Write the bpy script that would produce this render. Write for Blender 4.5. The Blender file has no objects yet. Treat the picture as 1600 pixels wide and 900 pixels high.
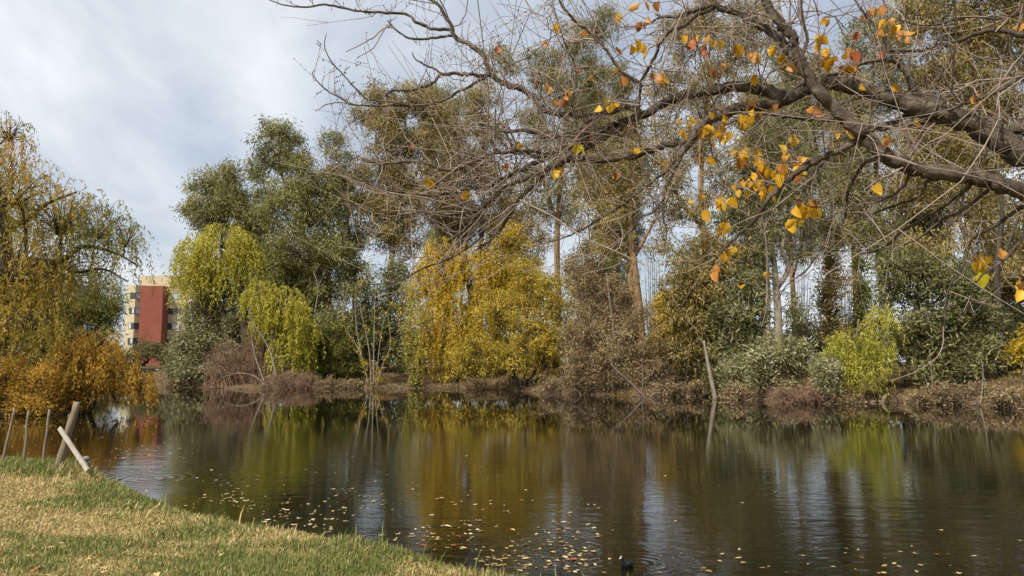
import bpy, math
import numpy as np

S = bpy.context.scene
COL = S.collection
PI = math.pi
rad = math.radians

# ------------------------------------------------------------------ camera
FPX = 1164.0                       # focal length in pixels of the 1600 px wide photograph
PITCH = math.atan(115 / FPX)       # horizon lies 115 px below the middle
CAM = np.array([0.0, 0.0, 2.3])    # the pond's surface is z = 0
cd = bpy.data.cameras.new('camera')
cam = bpy.data.objects.new('camera', cd)
COL.objects.link(cam)
cam.location = CAM
cam.rotation_euler = (PI / 2 + PITCH, 0, 0)
cd.sensor_width = 36
cd.lens = 36 * FPX / 1600
cd.clip_end = 6000
cd.clip_start = 0.05
S.camera = cam

# ------------------------------------------------------------------ sky and sun
SUN_EL, SUN_AZ = 52.0, 218.0       # azimuth clockwise from +Y: behind the camera, to the left
W = bpy.data.worlds.new('World')
S.world = W
W.use_nodes = True
wn, wl = W.node_tree.nodes, W.node_tree.links
wn.clear()


def wnode(t, **k):
    n = wn.new(t)
    for a, b in k.items():
        setattr(n, a, b)
    return n


sky = wnode('ShaderNodeTexSky', sky_type='NISHITA', sun_disc=False)
sky.sun_elevation = rad(SUN_EL)
sky.sun_rotation = rad(SUN_AZ)
sky.air_density = 1.0
sky.dust_density = 2.5
sky.ozone_density = 1.5
tc = wnode('ShaderNodeTexCoord')
sep = wnode('ShaderNodeSeparateXYZ')
wl.new(tc.outputs['Generated'], sep.inputs[0])
zz = wnode('ShaderNodeMath', operation='MAXIMUM')
wl.new(sep.outputs['Z'], zz.inputs[0])
zz.inputs[1].default_value = 0.0
zp = wnode('ShaderNodeMath', operation='ADD')
wl.new(zz.outputs[0], zp.inputs[0])
zp.inputs[1].default_value = 0.28
comb = wnode('ShaderNodeCombineXYZ')
for ax, mul in (('X', 1.0), ('Y', 1.0)):
    dv = wnode('ShaderNodeMath', operation='DIVIDE')
    wl.new(sep.outputs[ax], dv.inputs[0])
    wl.new(zp.outputs[0], dv.inputs[1])
    wl.new(dv.outputs[0], comb.inputs[ax])
mp = wnode('ShaderNodeMapping')
mp.inputs['Location'].default_value = (3.1, 1.7, 0.4)
mp.inputs['Rotation'].default_value = (0, 0, rad(-35))
mp.inputs['Scale'].default_value = (1.5, 0.8, 1)
wl.new(comb.outputs[0], mp.inputs[0])
cn = wnode('ShaderNodeTexNoise')
cn.inputs['Scale'].default_value = 1.1
cn.inputs['Detail'].default_value = 6
cn.inputs['Roughness'].default_value = 0.52
cn.inputs['Distortion'].default_value = 0.35
wl.new(mp.outputs[0], cn.inputs['Vector'])
cr = wnode('ShaderNodeValToRGB')
cr.color_ramp.elements[0].position = 0.34
cr.color_ramp.elements[0].color = (0.45, 0.45, 0.45, 1)
cr.color_ramp.elements[1].position = 0.60
cr.color_ramp.elements[1].color = (0.97, 0.97, 0.97, 1)
wl.new(cn.outputs['Fac'], cr.inputs[0])
cn2 = wnode('ShaderNodeTexNoise')
cn2.inputs['Scale'].default_value = 3.4
cn2.inputs['Detail'].default_value = 7
cn2.inputs['Distortion'].default_value = 0.6
wl.new(mp.outputs[0], cn2.inputs['Vector'])
cc = wnode('ShaderNodeMixRGB')
cc.inputs[1].default_value = (4.6, 5.1, 5.8, 1)
cc.inputs[2].default_value = (6.8, 7.1, 7.4, 1)
cm_ = wnode('ShaderNodeMapRange')
cm_.inputs[1].default_value = 0.28
cm_.inputs[2].default_value = 0.72
wl.new(cn2.outputs['Fac'], cm_.inputs[0])
wl.new(cm_.outputs[0], cc.inputs[0])
mx = wnode('ShaderNodeMixRGB')
wl.new(cr.outputs[0], mx.inputs[0])
wl.new(sky.outputs[0], mx.inputs[1])
wl.new(cc.outputs[0], mx.inputs[2])
bg = wnode('ShaderNodeBackground')
bg.inputs['Strength'].default_value = 0.1
wl.new(mx.outputs[0], bg.inputs[0])
wo = wnode('ShaderNodeOutputWorld')
wl.new(bg.outputs[0], wo.inputs[0])

sd = bpy.data.lights.new('sun', 'SUN')
sd.energy = 4.6
sd.angle = rad(2.5)                # thin cloud in front of the sun
sd.color = (1.0, 0.93, 0.83)
sun = bpy.data.objects.new('sun', sd)
COL.objects.link(sun)
sun.rotation_euler = (rad(90 - SUN_EL), 0, rad(180 - SUN_AZ))
sun.location = (0, 0, 60)

S.view_settings.view_transform = 'Standard'
S.view_settings.look = 'None'
S.view_settings.gamma = 1
S.view_settings.exposure = 0.45
S.view_settings.use_curve_mapping = False
S.cycles.use_denoising = True
S.cycles.max_bounces = 6
S.cycles.diffuse_bounces = 3
S.cycles.glossy_bounces = 3
S.cycles.transmission_bounces = 3
S.cycles.transparent_max_bounces = 8
S.cycles.caustics_reflective = False
S.cycles.caustics_refractive = False

# ------------------------------------------------------------------ helpers
cp_, sp_ = math.cos(PITCH), math.sin(PITCH)


def ray(px, py):
    a, b = px - 800.0, 450.0 - py
    return np.array([a, FPX * cp_ - b * sp_, FPX * sp_ + b * cp_])


def at(px, py, Y):
    """point of the place that lies Y metres out, on the sight line of a photograph pixel"""
    d = ray(px, py)
    return CAM + d * (Y / d[1])


def gp(px, py, z=0.0):
    d = ray(px, py)
    return CAM + d * ((z - CAM[2]) / d[2])


def nrm(v):
    return v / np.maximum(np.linalg.norm(v, axis=-1, keepdims=True), 1e-9)


class Buf:
    """collects geometry for one mesh"""

    def __init__(s):
        s.v, s.f3, s.f4, s.tone, s.bark = [], [], [], [], []
        s.n = 0
        s.flat = False

    def add(s, v, f3=None, f4=None, tone=0.5, bark=None):
        v = np.asarray(v, float).reshape(-1, 3)
        s.v.append(v)
        if f3 is not None and len(f3):
            s.f3.append(np.asarray(f3, np.int64).reshape(-1, 3) + s.n)
        if f4 is not None and len(f4):
            s.f4.append(np.asarray(f4, np.int64).reshape(-1, 4) + s.n)
        t = np.broadcast_to(np.asarray(tone, float), (len(v),)) if np.ndim(tone) == 0 else np.asarray(tone, float)
        s.tone.append(t)
        s.bark.append(np.zeros((len(v), 3)) if bark is None else bark)
        s.n += len(v)

    def mesh(s, name, mat=None, smooth=False):
        v = np.concatenate(s.v)
        f3 = np.concatenate(s.f3) if s.f3 else np.zeros((0, 3), np.int64)
        f4 = np.concatenate(s.f4) if s.f4 else np.zeros((0, 4), np.int64)
        me = bpy.data.meshes.new(name)
        me.vertices.add(len(v))
        me.vertices.foreach_set('co', v.astype(np.float32).ravel())
        li = np.concatenate([f3.ravel(), f4.ravel()])
        me.loops.add(len(li))
        me.loops.foreach_set('vertex_index', li.astype(np.int32))
        nf = len(f3) + len(f4)
        me.polygons.add(nf)
        st = np.concatenate([np.arange(len(f3)) * 3, len(f3) * 3 + np.arange(len(f4)) * 4])
        me.polygons.foreach_set('loop_start', st.astype(np.int32))
        me.polygons.foreach_set('use_smooth', np.full(nf, not s.flat))
        me.update(calc_edges=True)
        a = me.attributes.new('tone', 'FLOAT', 'POINT')
        a.data.foreach_set('value', np.concatenate(s.tone).astype(np.float32))
        if any(b.any() for b in s.bark):
            a = me.attributes.new('bark', 'FLOAT_VECTOR', 'POINT')
            a.data.foreach_set('vector', np.concatenate(s.bark).astype(np.float32).ravel())
        if mat is not None:
            me.materials.append(mat)
        return me

    def obj(s, name, mat, parent=None, smooth=False):
        return link(name, s.mesh(name, mat, smooth), parent)


def link(name, me, parent=None, loc=None):
    o = bpy.data.objects.new(name, me)
    COL.objects.link(o)
    if parent is not None:
        o.parent = parent
        # vertices are in world coordinates: undo the parent's plain translation
        o.location = -np.array(parent.location) if loc is None else loc
    elif loc is not None:
        o.location = loc
    return o


def tag(o, label=None, cat=None, group=None, kind=None):
    if label: o['label'] = label
    if cat: o['category'] = cat
    if group: o['group'] = group
    if kind: o['kind'] = kind
    return o


def thing(name, label, cat, loc, group=None):
    o = bpy.data.objects.new(name, None)
    COL.objects.link(o)
    o.location = [float(c) for c in loc]
    o.empty_display_size = 0.3
    return tag(o, label, cat, group)


def tubes(P, R, sides=4, caps=False, wob=0.0, rng=None):
    """P (N,K,3), R (N,K): a batch of tapered tubes -> verts, quads, bark coordinates"""
    P = np.asarray(P, float)
    R = np.asarray(R, float)
    N, K, _ = P.shape
    T = np.empty_like(P)
    T[:, 1:-1] = P[:, 2:] - P[:, :-2]
    T[:, 0] = P[:, 1] - P[:, 0]
    T[:, -1] = P[:, -1] - P[:, -2]
    T = nrm(T)
    m = nrm(P[:, -1] - P[:, 0])
    ref = np.where(np.abs(m[:, 2:3]) > 0.7, np.array([[1.0, 0.2, 0]]), np.array([[0.1, 0.2, 1.0]]))
    ref = ref[:, None, :]
    A = nrm(np.cross(T, ref))
    B = np.cross(T, A)
    ang = np.arange(sides) * 2 * PI / sides
    c, s_ = np.cos(ang), np.sin(ang)
    rr = R[:, :, None] * np.ones(sides)
    if wob and rng is not None:
        rr = rr * (1 + wob * rng.standard_normal((N, K, sides)))
    V = P[:, :, None, :] + rr[..., None] * (A[:, :, None, :] * c[None, None, :, None] + B[:, :, None, :] * s_[None, None, :, None])
    idx = np.arange(N * K * sides).reshape(N, K, sides)
    a = idx[:, :-1, :]
    b = idx[:, 1:, :]
    q = np.stack([a, np.roll(a, -1, 2), np.roll(b, -1, 2), b], -1).reshape(-1, 4)
    seg = np.linalg.norm(np.diff(P, axis=1), axis=2)
    L = np.concatenate([np.zeros((N, 1)), np.cumsum(seg, 1)], 1)
    bk = np.stack([np.broadcast_to(c, (N, K, sides)) * R[:, :1, None], np.broadcast_to(s_, (N, K, sides)) * R[:, :1, None],
                   np.broadcast_to(L[:, :, None], (N, K, sides))], -1).reshape(-1, 3)
    V = V.reshape(-1, 3)
    return V, q, bk


def spline(pts, n):
    """Catmull-Rom through rows of any width"""
    pts = np.asarray(pts, float)
    k = len(pts)
    if k == 2:
        t = np.linspace(0, 1, n)[:, None]
        return pts[0] * (1 - t) + pts[1] * t
    e = np.vstack([2 * pts[0] - pts[1], pts, 2 * pts[-1] - pts[-2]])
    d = np.linalg.norm(np.diff(pts[:, :3], axis=0), axis=1)
    cum = np.concatenate([[0], np.cumsum(d)])
    u = np.linspace(0, cum[-1], n)
    out = np.empty((n, pts.shape[1]))
    for i, w in enumerate(u):
        j = min(max(np.searchsorted(cum, w, 'right') - 1, 0), k - 2)
        t = (w - cum[j]) / max(d[j], 1e-9)
        p0, p1, p2, p3 = e[j], e[j + 1], e[j + 2], e[j + 3]
        out[i] = 0.5 * (2 * p1 + (p2 - p0) * t + (2 * p0 - 5 * p1 + 4 * p2 - p3) * t * t + (3 * p1 - p0 - 3 * p2 + p3) * t ** 3)
    return out


def vnoise(x, y, sc, seed=0):
    """smooth 2-D value noise in 0..1"""
    x, y = np.asarray(x) / sc, np.asarray(y) / sc
    xi, yi = np.floor(x), np.floor(y)
    fx, fy = x - xi, y - yi
    fx, fy = fx * fx * (3 - 2 * fx), fy * fy * (3 - 2 * fy)

    def h(a, b):
        v = np.sin(a * 127.1 + b * 311.7 + seed * 74.7) * 43758.5453
        return v - np.floor(v)
    return (h(xi, yi) * (1 - fx) + h(xi + 1, yi) * fx) * (1 - fy) + (h(xi, yi + 1) * (1 - fx) + h(xi + 1, yi + 1) * fx) * fy


def fbm(x, y, sc, seed=0):
    return 0.55 * vnoise(x, y, sc, seed) + 0.3 * vnoise(x, y, sc / 2.1, seed + 3) + 0.15 * vnoise(x, y, sc / 4.3, seed + 7)


def sstep(a, b, x):
    t = np.clip((x - a) / (b - a), 0, 1)
    return t * t * (3 - 2 * t)


# ------------------------------------------------------------------ materials
def new_mat(name):
    m = bpy.data.materials.new(name)
    m.use_nodes = True
    m.node_tree.nodes.clear()
    return m, m.node_tree.nodes, m.node_tree.links


def srgb(r, g, b):
    f = lambda c: (c / 255 / 12.92) if c / 255 <= 0.04045 else ((c / 255 + 0.055) / 1.055) ** 2.4
    return (f(r), f(g), f(b), 1)


def ramp(n, cols, pos=None):
    r = n.new('ShaderNodeValToRGB')
    e = r.color_ramp.elements
    pos = pos or [i / (len(cols) - 1) for i in range(len(cols))]
    e[0].position, e[0].color = pos[0], cols[0]
    e[1].position, e[1].color = pos[-1], cols[-1]
    for p, c in list(zip(pos, cols))[1:-1]:
        x = e.new(p)
        x.color = c
    return r


def leaf_mat(name, cols, trans=0.35, patch=0.55, scale=0.35, rough=0.55):
    m, n, l = new_mat(name)
    at_ = n.new('ShaderNodeAttribute')
    at_.attribute_name = 'tone'
    tcn = n.new('ShaderNodeTexCoord')
    nz = n.new('ShaderNodeTexNoise')
    nz.inputs['Scale'].default_value = scale
    nz.inputs['Detail'].default_value = 3
    l.new(tcn.outputs['Object'], nz.inputs['Vector'])
    sub = n.new('ShaderNodeMath'); sub.operation = 'SUBTRACT'
    l.new(nz.outputs['Fac'], sub.inputs[0]); sub.inputs[1].default_value = 0.5
    ma = n.new('ShaderNodeMath'); ma.operation = 'MULTIPLY_ADD'
    l.new(sub.outputs[0], ma.inputs[0]); ma.inputs[1].default_value = patch * 2
    l.new(at_.outputs['Fac'], ma.inputs[2])
    r = ramp(n, cols)
    l.new(ma.outputs[0], r.inputs[0])
    p = n.new('ShaderNodeBsdfPrincipled')
    p.inputs['Roughness'].default_value = rough
    p.inputs['Specular IOR Level'].default_value = 0.3
    l.new(r.outputs[0], p.inputs['Base Color'])
    t = n.new('ShaderNodeBsdfTranslucent')
    l.new(r.outputs[0], t.inputs[0])
    mixs = n.new('ShaderNodeMixShader')
    mixs.inputs[0].default_value = trans
    l.new(p.outputs[0], mixs.inputs[1]); l.new(t.outputs[0], mixs.inputs[2])
    o = n.new('ShaderNodeOutputMaterial')
    l.new(mixs.outputs[0], o.inputs[0])
    return m


def bark_mat(name, cols, scale=6.0, stretch=0.15, bump=0.4, dist=0.02, coord='bark', rough=0.85):
    m, n, l = new_mat(name)
    if coord == 'bark':
        a = n.new('ShaderNodeAttribute'); a.attribute_name = 'bark'; v = a.outputs['Vector']
    else:
        a = n.new('ShaderNodeTexCoord'); v = a.outputs['Object']
    mpn = n.new('ShaderNodeMapping')
    mpn.inputs['Scale'].default_value = (1, 1, stretch)
    l.new(v, mpn.inputs[0])
    nz = n.new('ShaderNodeTexNoise')
    nz.inputs['Scale'].default_value = scale
    nz.inputs['Detail'].default_value = 6
    nz.inputs['Roughness'].default_value = 0.62
    l.new(mpn.outputs[0], nz.inputs['Vector'])
    nz2 = n.new('ShaderNodeTexNoise')
    nz2.inputs['Scale'].default_value = 2.2
    nz2.inputs['Detail'].default_value = 4
    tcn = n.new('ShaderNodeTexCoord')
    l.new(tcn.outputs['Object'], nz2.inputs['Vector'])
    mm = n.new('ShaderNodeMath'); mm.operation = 'MULTIPLY_ADD'
    l.new(nz2.outputs['Fac'], mm.inputs[0]); mm.inputs[1].default_value = 0.5
    ms = n.new('ShaderNodeMath'); ms.operation = 'MULTIPLY_ADD'
    l.new(nz.outputs['Fac'], ms.inputs[0]); ms.inputs[1].default_value = 1.1; ms.inputs[2].default_value = -0.3
    l.new(ms.outputs[0], mm.inputs[2])
    r = ramp(n, cols)
    l.new(mm.outputs[0], r.inputs[0])
    p = n.new('ShaderNodeBsdfPrincipled')
    p.inputs['Roughness'].default_value = rough
    p.inputs['Specular IOR Level'].default_value = 0.25
    l.new(r.outputs[0], p.inputs['Base Color'])
    bp = n.new('ShaderNodeBump')
    bp.inputs['Strength'].default_value = bump
    bp.inputs['Distance'].default_value = dist
    l.new(nz.outputs['Fac'], bp.inputs['Height'])
    l.new(bp.outputs[0], p.inputs['Normal'])
    o = n.new('ShaderNodeOutputMaterial')
    l.new(p.outputs[0], o.inputs[0])
    return m


def plain_mat(name, c1, c2, scale=3.0, rough=0.8, bump=0.0, dist=0.01, spec=0.3):
    m, n, l = new_mat(name)
    tcn = n.new('ShaderNodeTexCoord')
    nz = n.new('ShaderNodeTexNoise')
    nz.inputs['Scale'].default_value = scale
    nz.inputs['Detail'].default_value = 6
    l.new(tcn.outputs['Object'], nz.inputs['Vector'])
    r = ramp(n, [c1, c2], [0.3, 0.7])
    l.new(nz.outputs['Fac'], r.inputs[0])
    p = n.new('ShaderNodeBsdfPrincipled')
    p.inputs['Roughness'].default_value = rough
    p.inputs['Specular IOR Level'].default_value = spec
    l.new(r.outputs[0], p.inputs['Base Color'])
    if bump:
        bp = n.new('ShaderNodeBump')
        bp.inputs['Strength'].default_value = bump
        bp.inputs['Distance'].default_value = dist
        l.new(nz.outputs['Fac'], bp.inputs['Height'])
        l.new(bp.outputs[0], p.inputs['Normal'])
    o = n.new('ShaderNodeOutputMaterial')
    l.new(p.outputs[0], o.inputs[0])
    return m


M = {}
M['euc'] = leaf_mat('eucalypt_leaves', [srgb(90, 90, 48), srgb(132, 128, 74), srgb(178, 168, 114)], 0.38)
M['eucbrown'] = leaf_mat('brown_eucalypt_leaves', [srgb(98, 86, 44), srgb(142, 126, 70), srgb(184, 166, 108)], 0.38)
M['eucgreen'] = leaf_mat('green_eucalypt_leaves', [srgb(84, 86, 44), srgb(126, 124, 68), srgb(172, 166, 108)], 0.35)
M['greygreen'] = leaf_mat('grey_green_leaves', [srgb(88, 86, 54), srgb(130, 126, 84), srgb(180, 174, 134)], 0.3)
M['darkgreen'] = leaf_mat('dark_green_leaves', [srgb(70, 72, 40), srgb(106, 106, 62), srgb(152, 148, 98)], 0.3)
M['green'] = leaf_mat('mid_green_leaves', [srgb(82, 90, 38), srgb(120, 122, 56), srgb(158, 154, 80)], 0.4)
M['olivebrown'] = leaf_mat('olive_brown_leaves', [srgb(96, 86, 44), srgb(140, 124, 70), srgb(180, 160, 102)], 0.35)
M['willowgreen'] = leaf_mat('yellow_green_willow_leaves', [srgb(138, 134, 40), srgb(180, 172, 64), srgb(208, 196, 92)], 0.45, 0.4)
M['willowfresh'] = leaf_mat('fresh_green_willow_leaves', [srgb(128, 132, 42), srgb(168, 164, 66), srgb(206, 196, 92)], 0.45, 0.4)
M['willowyellow'] = leaf_mat('yellow_willow_leaves', [srgb(146, 132, 38), srgb(204, 174, 58), srgb(226, 198, 92)], 0.45, 0.6)
M['yellow'] = leaf_mat('yellow_leaves', [srgb(132, 124, 34), srgb(182, 156, 44), srgb(216, 184, 72)], 0.42, 0.5)
M['yellowolive'] = leaf_mat('olive_yellow_leaves', [srgb(124, 114, 42), srgb(178, 156, 58), srgb(214, 188, 86)], 0.45, 0.7, 0.5)
M['willoworange'] = leaf_mat('ochre_willow_leaves', [srgb(114, 116, 48), srgb(162, 144, 60), srgb(200, 160, 74)], 0.46, 1.1, 0.2)
M['orange'] = leaf_mat('orange_leaves', [srgb(136, 110, 42), srgb(188, 148, 56), srgb(220, 180, 84)], 0.46, 0.9, 0.5)
M['redtwig'] = plain_mat('reddish_twigs', srgb(106, 84, 66), srgb(160, 130, 104), 1.5, 0.8)
M['browntwig'] = plain_mat('brown_twigs', srgb(96, 80, 60), srgb(150, 128, 102), 1.5, 0.8)
M['deadleaf'] = leaf_mat('dry_brown_leaves', [srgb(96, 80, 50), srgb(142, 122, 84), srgb(176, 156, 118)], 0.25)
M['bark'] = bark_mat('brown_grey_bark', [srgb(52, 44, 36), srgb(104, 92, 78), srgb(146, 134, 116)], 9, 0.2, 0.5, 0.03)
M['barkdark'] = bark_mat('dark_bark', [srgb(34, 30, 26), srgb(66, 58, 48), srgb(96, 86, 72)], 9, 0.2, 0.6, 0.03)
M['barkpale'] = bark_mat('pale_smooth_bark', [srgb(84, 76, 64), srgb(136, 127, 110), srgb(172, 164, 146)], 5, 0.3, 0.25, 0.02)
M['barktan'] = bark_mat('tan_peeling_bark', [srgb(84, 66, 48), srgb(132, 106, 76), srgb(164, 140, 108)], 6, 0.2, 0.35, 0.02)


def limb_bark():
    m, n, l = new_mat('grey_brown_limb_bark')
    a = n.new('ShaderNodeAttribute'); a.attribute_name = 'bark'
    tcn = n.new('ShaderNodeTexCoord')

    def nz(src, scale, stretch, det, rough, dis=0.0):
        mpn = n.new('ShaderNodeMapping'); mpn.inputs['Scale'].default_value = (1, 1, stretch)
        l.new(src, mpn.inputs[0])
        z = n.new('ShaderNodeTexNoise'); z.inputs['Scale'].default_value = scale; z.inputs['Detail'].default_value = det
        z.inputs['Roughness'].default_value = rough; z.inputs['Distortion'].default_value = dis
        l.new(mpn.outputs[0], z.inputs['Vector'])
        return z.outputs['Fac']
    ridge = nz(a.outputs['Vector'], 95, 0.09, 6, 0.7, 1.0)
    fine = nz(tcn.outputs['Object'], 110, 1, 4, 0.7)
    blotch = nz(tcn.outputs['Object'], 9, 1, 5, 0.6, 0.5)
    r1 = ramp(n, [srgb(32, 26, 21), srgb(92, 79, 66), srgb(158, 144, 126)], [0.40, 0.51, 0.62])
    l.new(ridge, r1.inputs[0])
    r2 = ramp(n, [srgb(62, 52, 43), srgb(112, 99, 85), srgb(170, 159, 144)], [0.36, 0.52, 0.66])
    l.new(blotch, r2.inputs[0])
    mx_ = n.new('ShaderNodeMixRGB'); mx_.inputs[0].default_value = 0.42
    l.new(r1.outputs[0], mx_.inputs[1]); l.new(r2.outputs[0], mx_.inputs[2])
    r3 = ramp(n, [(0.55, 0.55, 0.55, 1), (1.2, 1.2, 1.2, 1)], [0.35, 0.65])
    l.new(fine, r3.inputs[0])
    mu = n.new('ShaderNodeMixRGB'); mu.blend_type = 'MULTIPLY'; mu.inputs[0].default_value = 0.8
    l.new(mx_.outputs[0], mu.inputs[1]); l.new(r3.outputs[0], mu.inputs[2])
    p = n.new('ShaderNodeBsdfPrincipled'); p.inputs['Roughness'].default_value = 0.85; p.inputs['Specular IOR Level'].default_value = 0.2
    l.new(mu.outputs[0], p.inputs['Base Color'])
    hs = n.new('ShaderNodeMath'); hs.operation = 'MULTIPLY_ADD'
    l.new(fine, hs.inputs[0]); hs.inputs[1].default_value = 0.35; l.new(ridge, hs.inputs[2])
    bp = n.new('ShaderNodeBump'); bp.inputs['Strength'].default_value = 1.0; bp.inputs['Distance'].default_value = 0.022
    l.new(hs.outputs[0], bp.inputs['Height']); l.new(bp.outputs[0], p.inputs['Normal'])
    o = n.new('ShaderNodeOutputMaterial'); l.new(p.outputs[0], o.inputs[0])
    return m


M['limb'] = limb_bark()
M['twig'] = bark_mat('grey_twig_bark', [srgb(74, 62, 53), srgb(140, 125, 112), srgb(190, 177, 162)], 20, 0.3, 0.2, 0.004)
M['deadwood'] = bark_mat('weathered_dead_wood', [srgb(76, 66, 54), srgb(124, 110, 90), srgb(162, 148, 126)], 20, 0.12, 0.5, 0.01)
M['whitewood'] = bark_mat('bleached_plank_wood', [srgb(88, 80, 70), srgb(150, 142, 130), srgb(190, 184, 172)], 60, 0.6, 0.5, 0.006)

# ------------------------------------------------------------------ pond outline and ground
FAR_PX = [(150, 599), (180, 600), (260, 604), (330, 606), (400, 609), (500, 607), (640, 607), (720, 606), (820, 611), (900, 616), (1000, 620),
          (1110, 619), (1200, 628), (1290, 631), (1380, 628), (1450, 630), (1600, 639)]
NEAR_PX = [(742, 893), (700, 880), (650, 865), (590, 852), (520, 838), (470, 826), (400, 821), (330, 806), (270, 790), (210, 762), (140, 737), (60, 719), (-40, 712)]
far_pts = [gp(x, y)[:2] for x, y in FAR_PX]
near_pts = [gp(x, y, 0.24)[:2] for x, y in NEAR_PX]
POND = np.array(near_pts + [(-24, 18.5), (-40, 22), (-46, 26), (-33, 29.5), (-25, 31.5), (-20.5, 33.5), (-21.5, 38), (-27, 48), (-36, 62), (-44, 74)]
                + far_pts + [(33, 33), (42, 26), (45, 15), (30, 6.6), (14, 5.6), (6, 5.9), (2.5, 6.6), (0.6, 6.9)])


def sdist(x, y):
    """signed distance to the pond's outline, positive on land"""
    x = np.asarray(x, float).ravel(); y = np.asarray(y, float).ravel()
    best = np.full(x.shape, 1e18)
    inside = np.zeros(x.shape, bool)
    n = len(POND)
    for i in range(n):
        ax, ay = POND[i]; bx, by = POND[(i + 1) % n]
        dx, dy = bx - ax, by - ay
        t = np.clip(((x - ax) * dx + (y - ay) * dy) / (dx * dx + dy * dy), 0, 1)
        best = np.minimum(best, (x - ax - t * dx) ** 2 + (y - ay - t * dy) ** 2)
        c = ((ay > y) != (by > y)) & (x < dx * (y - ay) / (dy if abs(dy) > 1e-12 else 1e-12) + ax)
        inside ^= c
    d = np.sqrt(best)
    return np.where(inside, -d, d)


def ground_z(x, y, s=None):
    x = np.asarray(x, float).ravel(); y = np.asarray(y, float).ravel()
    if s is None:
        s = sdist(x, y)
    near = 1 - sstep(19, 24, y)
    wob = (fbm(x, y, 1.1, 5) - 0.5)
    zn = 0.24 * sstep(-0.06, 0.2, s) + 0.055 * np.clip(s, 0, 8) + wob * 0.07 * sstep(0, 0.6, s)
    zf = 0.3 * sstep(-0.2, 0.8, s) + 1.25 * sstep(0.5, 9, s) + (fbm(x, y, 3.3, 9) - 0.45) * 0.5 * sstep(0.2, 3, s)
    z = near * zn + (1 - near) * zf
    return np.where(s < 0, np.maximum(-1.2, s * 0.7 - 0.03), z)


def gz(x, y):
    return float(ground_z([x], [y])[0])


def axis_lines(segs):
    out = []
    for a, b, st in segs:
        out += list(np.arange(a, b, st))
    return np.array(out + [segs[-1][1]])


gx = axis_lines([(-3000, -400, 400), (-400, -80, 20), (-80, -16, 0.8), (-16, 6, 0.14), (6, 60, 0.8), (60, 400, 20), (400, 3001, 400)])
gy = axis_lines([(-600, -40, 60), (-40, 2, 1.5), (2, 18, 0.14), (18, 100, 0.7), (100, 400, 15), (400, 4001, 300)])
X, Yg = np.meshgrid(gx, gy)
s_all = sdist(X, Yg)
Z = ground_z(X, Yg, s_all)
V = np.stack([X.ravel(), Yg.ravel(), Z], 1)
nx, ny = len(gx), len(gy)
idx = np.arange(nx * ny).reshape(ny, nx)
Q = np.stack([idx[:-1, :-1], idx[:-1, 1:], idx[1:, 1:], idx[1:, :-1]], -1).reshape(-1, 4)
qc = V[Q].mean(1)
near_q = qc[:, 1] < 20.5


def compact(V, Q):
    u, inv = np.unique(Q, return_inverse=True)
    return V[u], inv.reshape(Q.shape)


def ground_mat():
    m, n, l = new_mat('bank_earth')
    tcn = n.new('ShaderNodeTexCoord')
    a = n.new('ShaderNodeTexNoise'); a.inputs['Scale'].default_value = 0.35; a.inputs['Detail'].default_value = 5
    b = n.new('ShaderNodeTexNoise'); b.inputs['Scale'].default_value = 6.0; b.inputs['Detail'].default_value = 8; b.inputs['Roughness'].default_value = 0.7
    l.new(tcn.outputs['Object'], a.inputs['Vector']); l.new(tcn.outputs['Object'], b.inputs['Vector'])
    r1 = ramp(n, [srgb(50, 40, 31), srgb(76, 62, 45), srgb(104, 88, 62), srgb(72, 66, 40)], [0.3, 0.45, 0.58, 0.7])
    l.new(a.outputs['Fac'], r1.inputs[0])
    r2 = ramp(n, [(0.45, 0.45, 0.45, 1), (1.25, 1.2, 1.1, 1)], [0.3, 0.7])
    l.new(b.outputs['Fac'], r2.inputs[0])
    mu = n.new('ShaderNodeMixRGB'); mu.blend_type = 'MULTIPLY'; mu.inputs[0].default_value = 1
    l.new(r1.outputs[0], mu.inputs[1]); l.new(r2.outputs[0], mu.inputs[2])
    p = n.new('ShaderNodeBsdfPrincipled'); p.inputs['Roughness'].default_value = 0.95; p.inputs['Specular IOR Level'].default_value = 0.1
    l.new(mu.outputs[0], p.inputs['Base Color'])
    bp = n.new('ShaderNodeBump'); bp.inputs['Strength'].default_value = 0.8; bp.inputs['Distance'].default_value = 0.08
    l.new(b.outputs['Fac'], bp.inputs['Height']); l.new(bp.outputs[0], p.inputs['Normal'])
    o = n.new('ShaderNodeOutputMaterial'); l.new(p.outputs[0], o.inputs[0])
    return m


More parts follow.
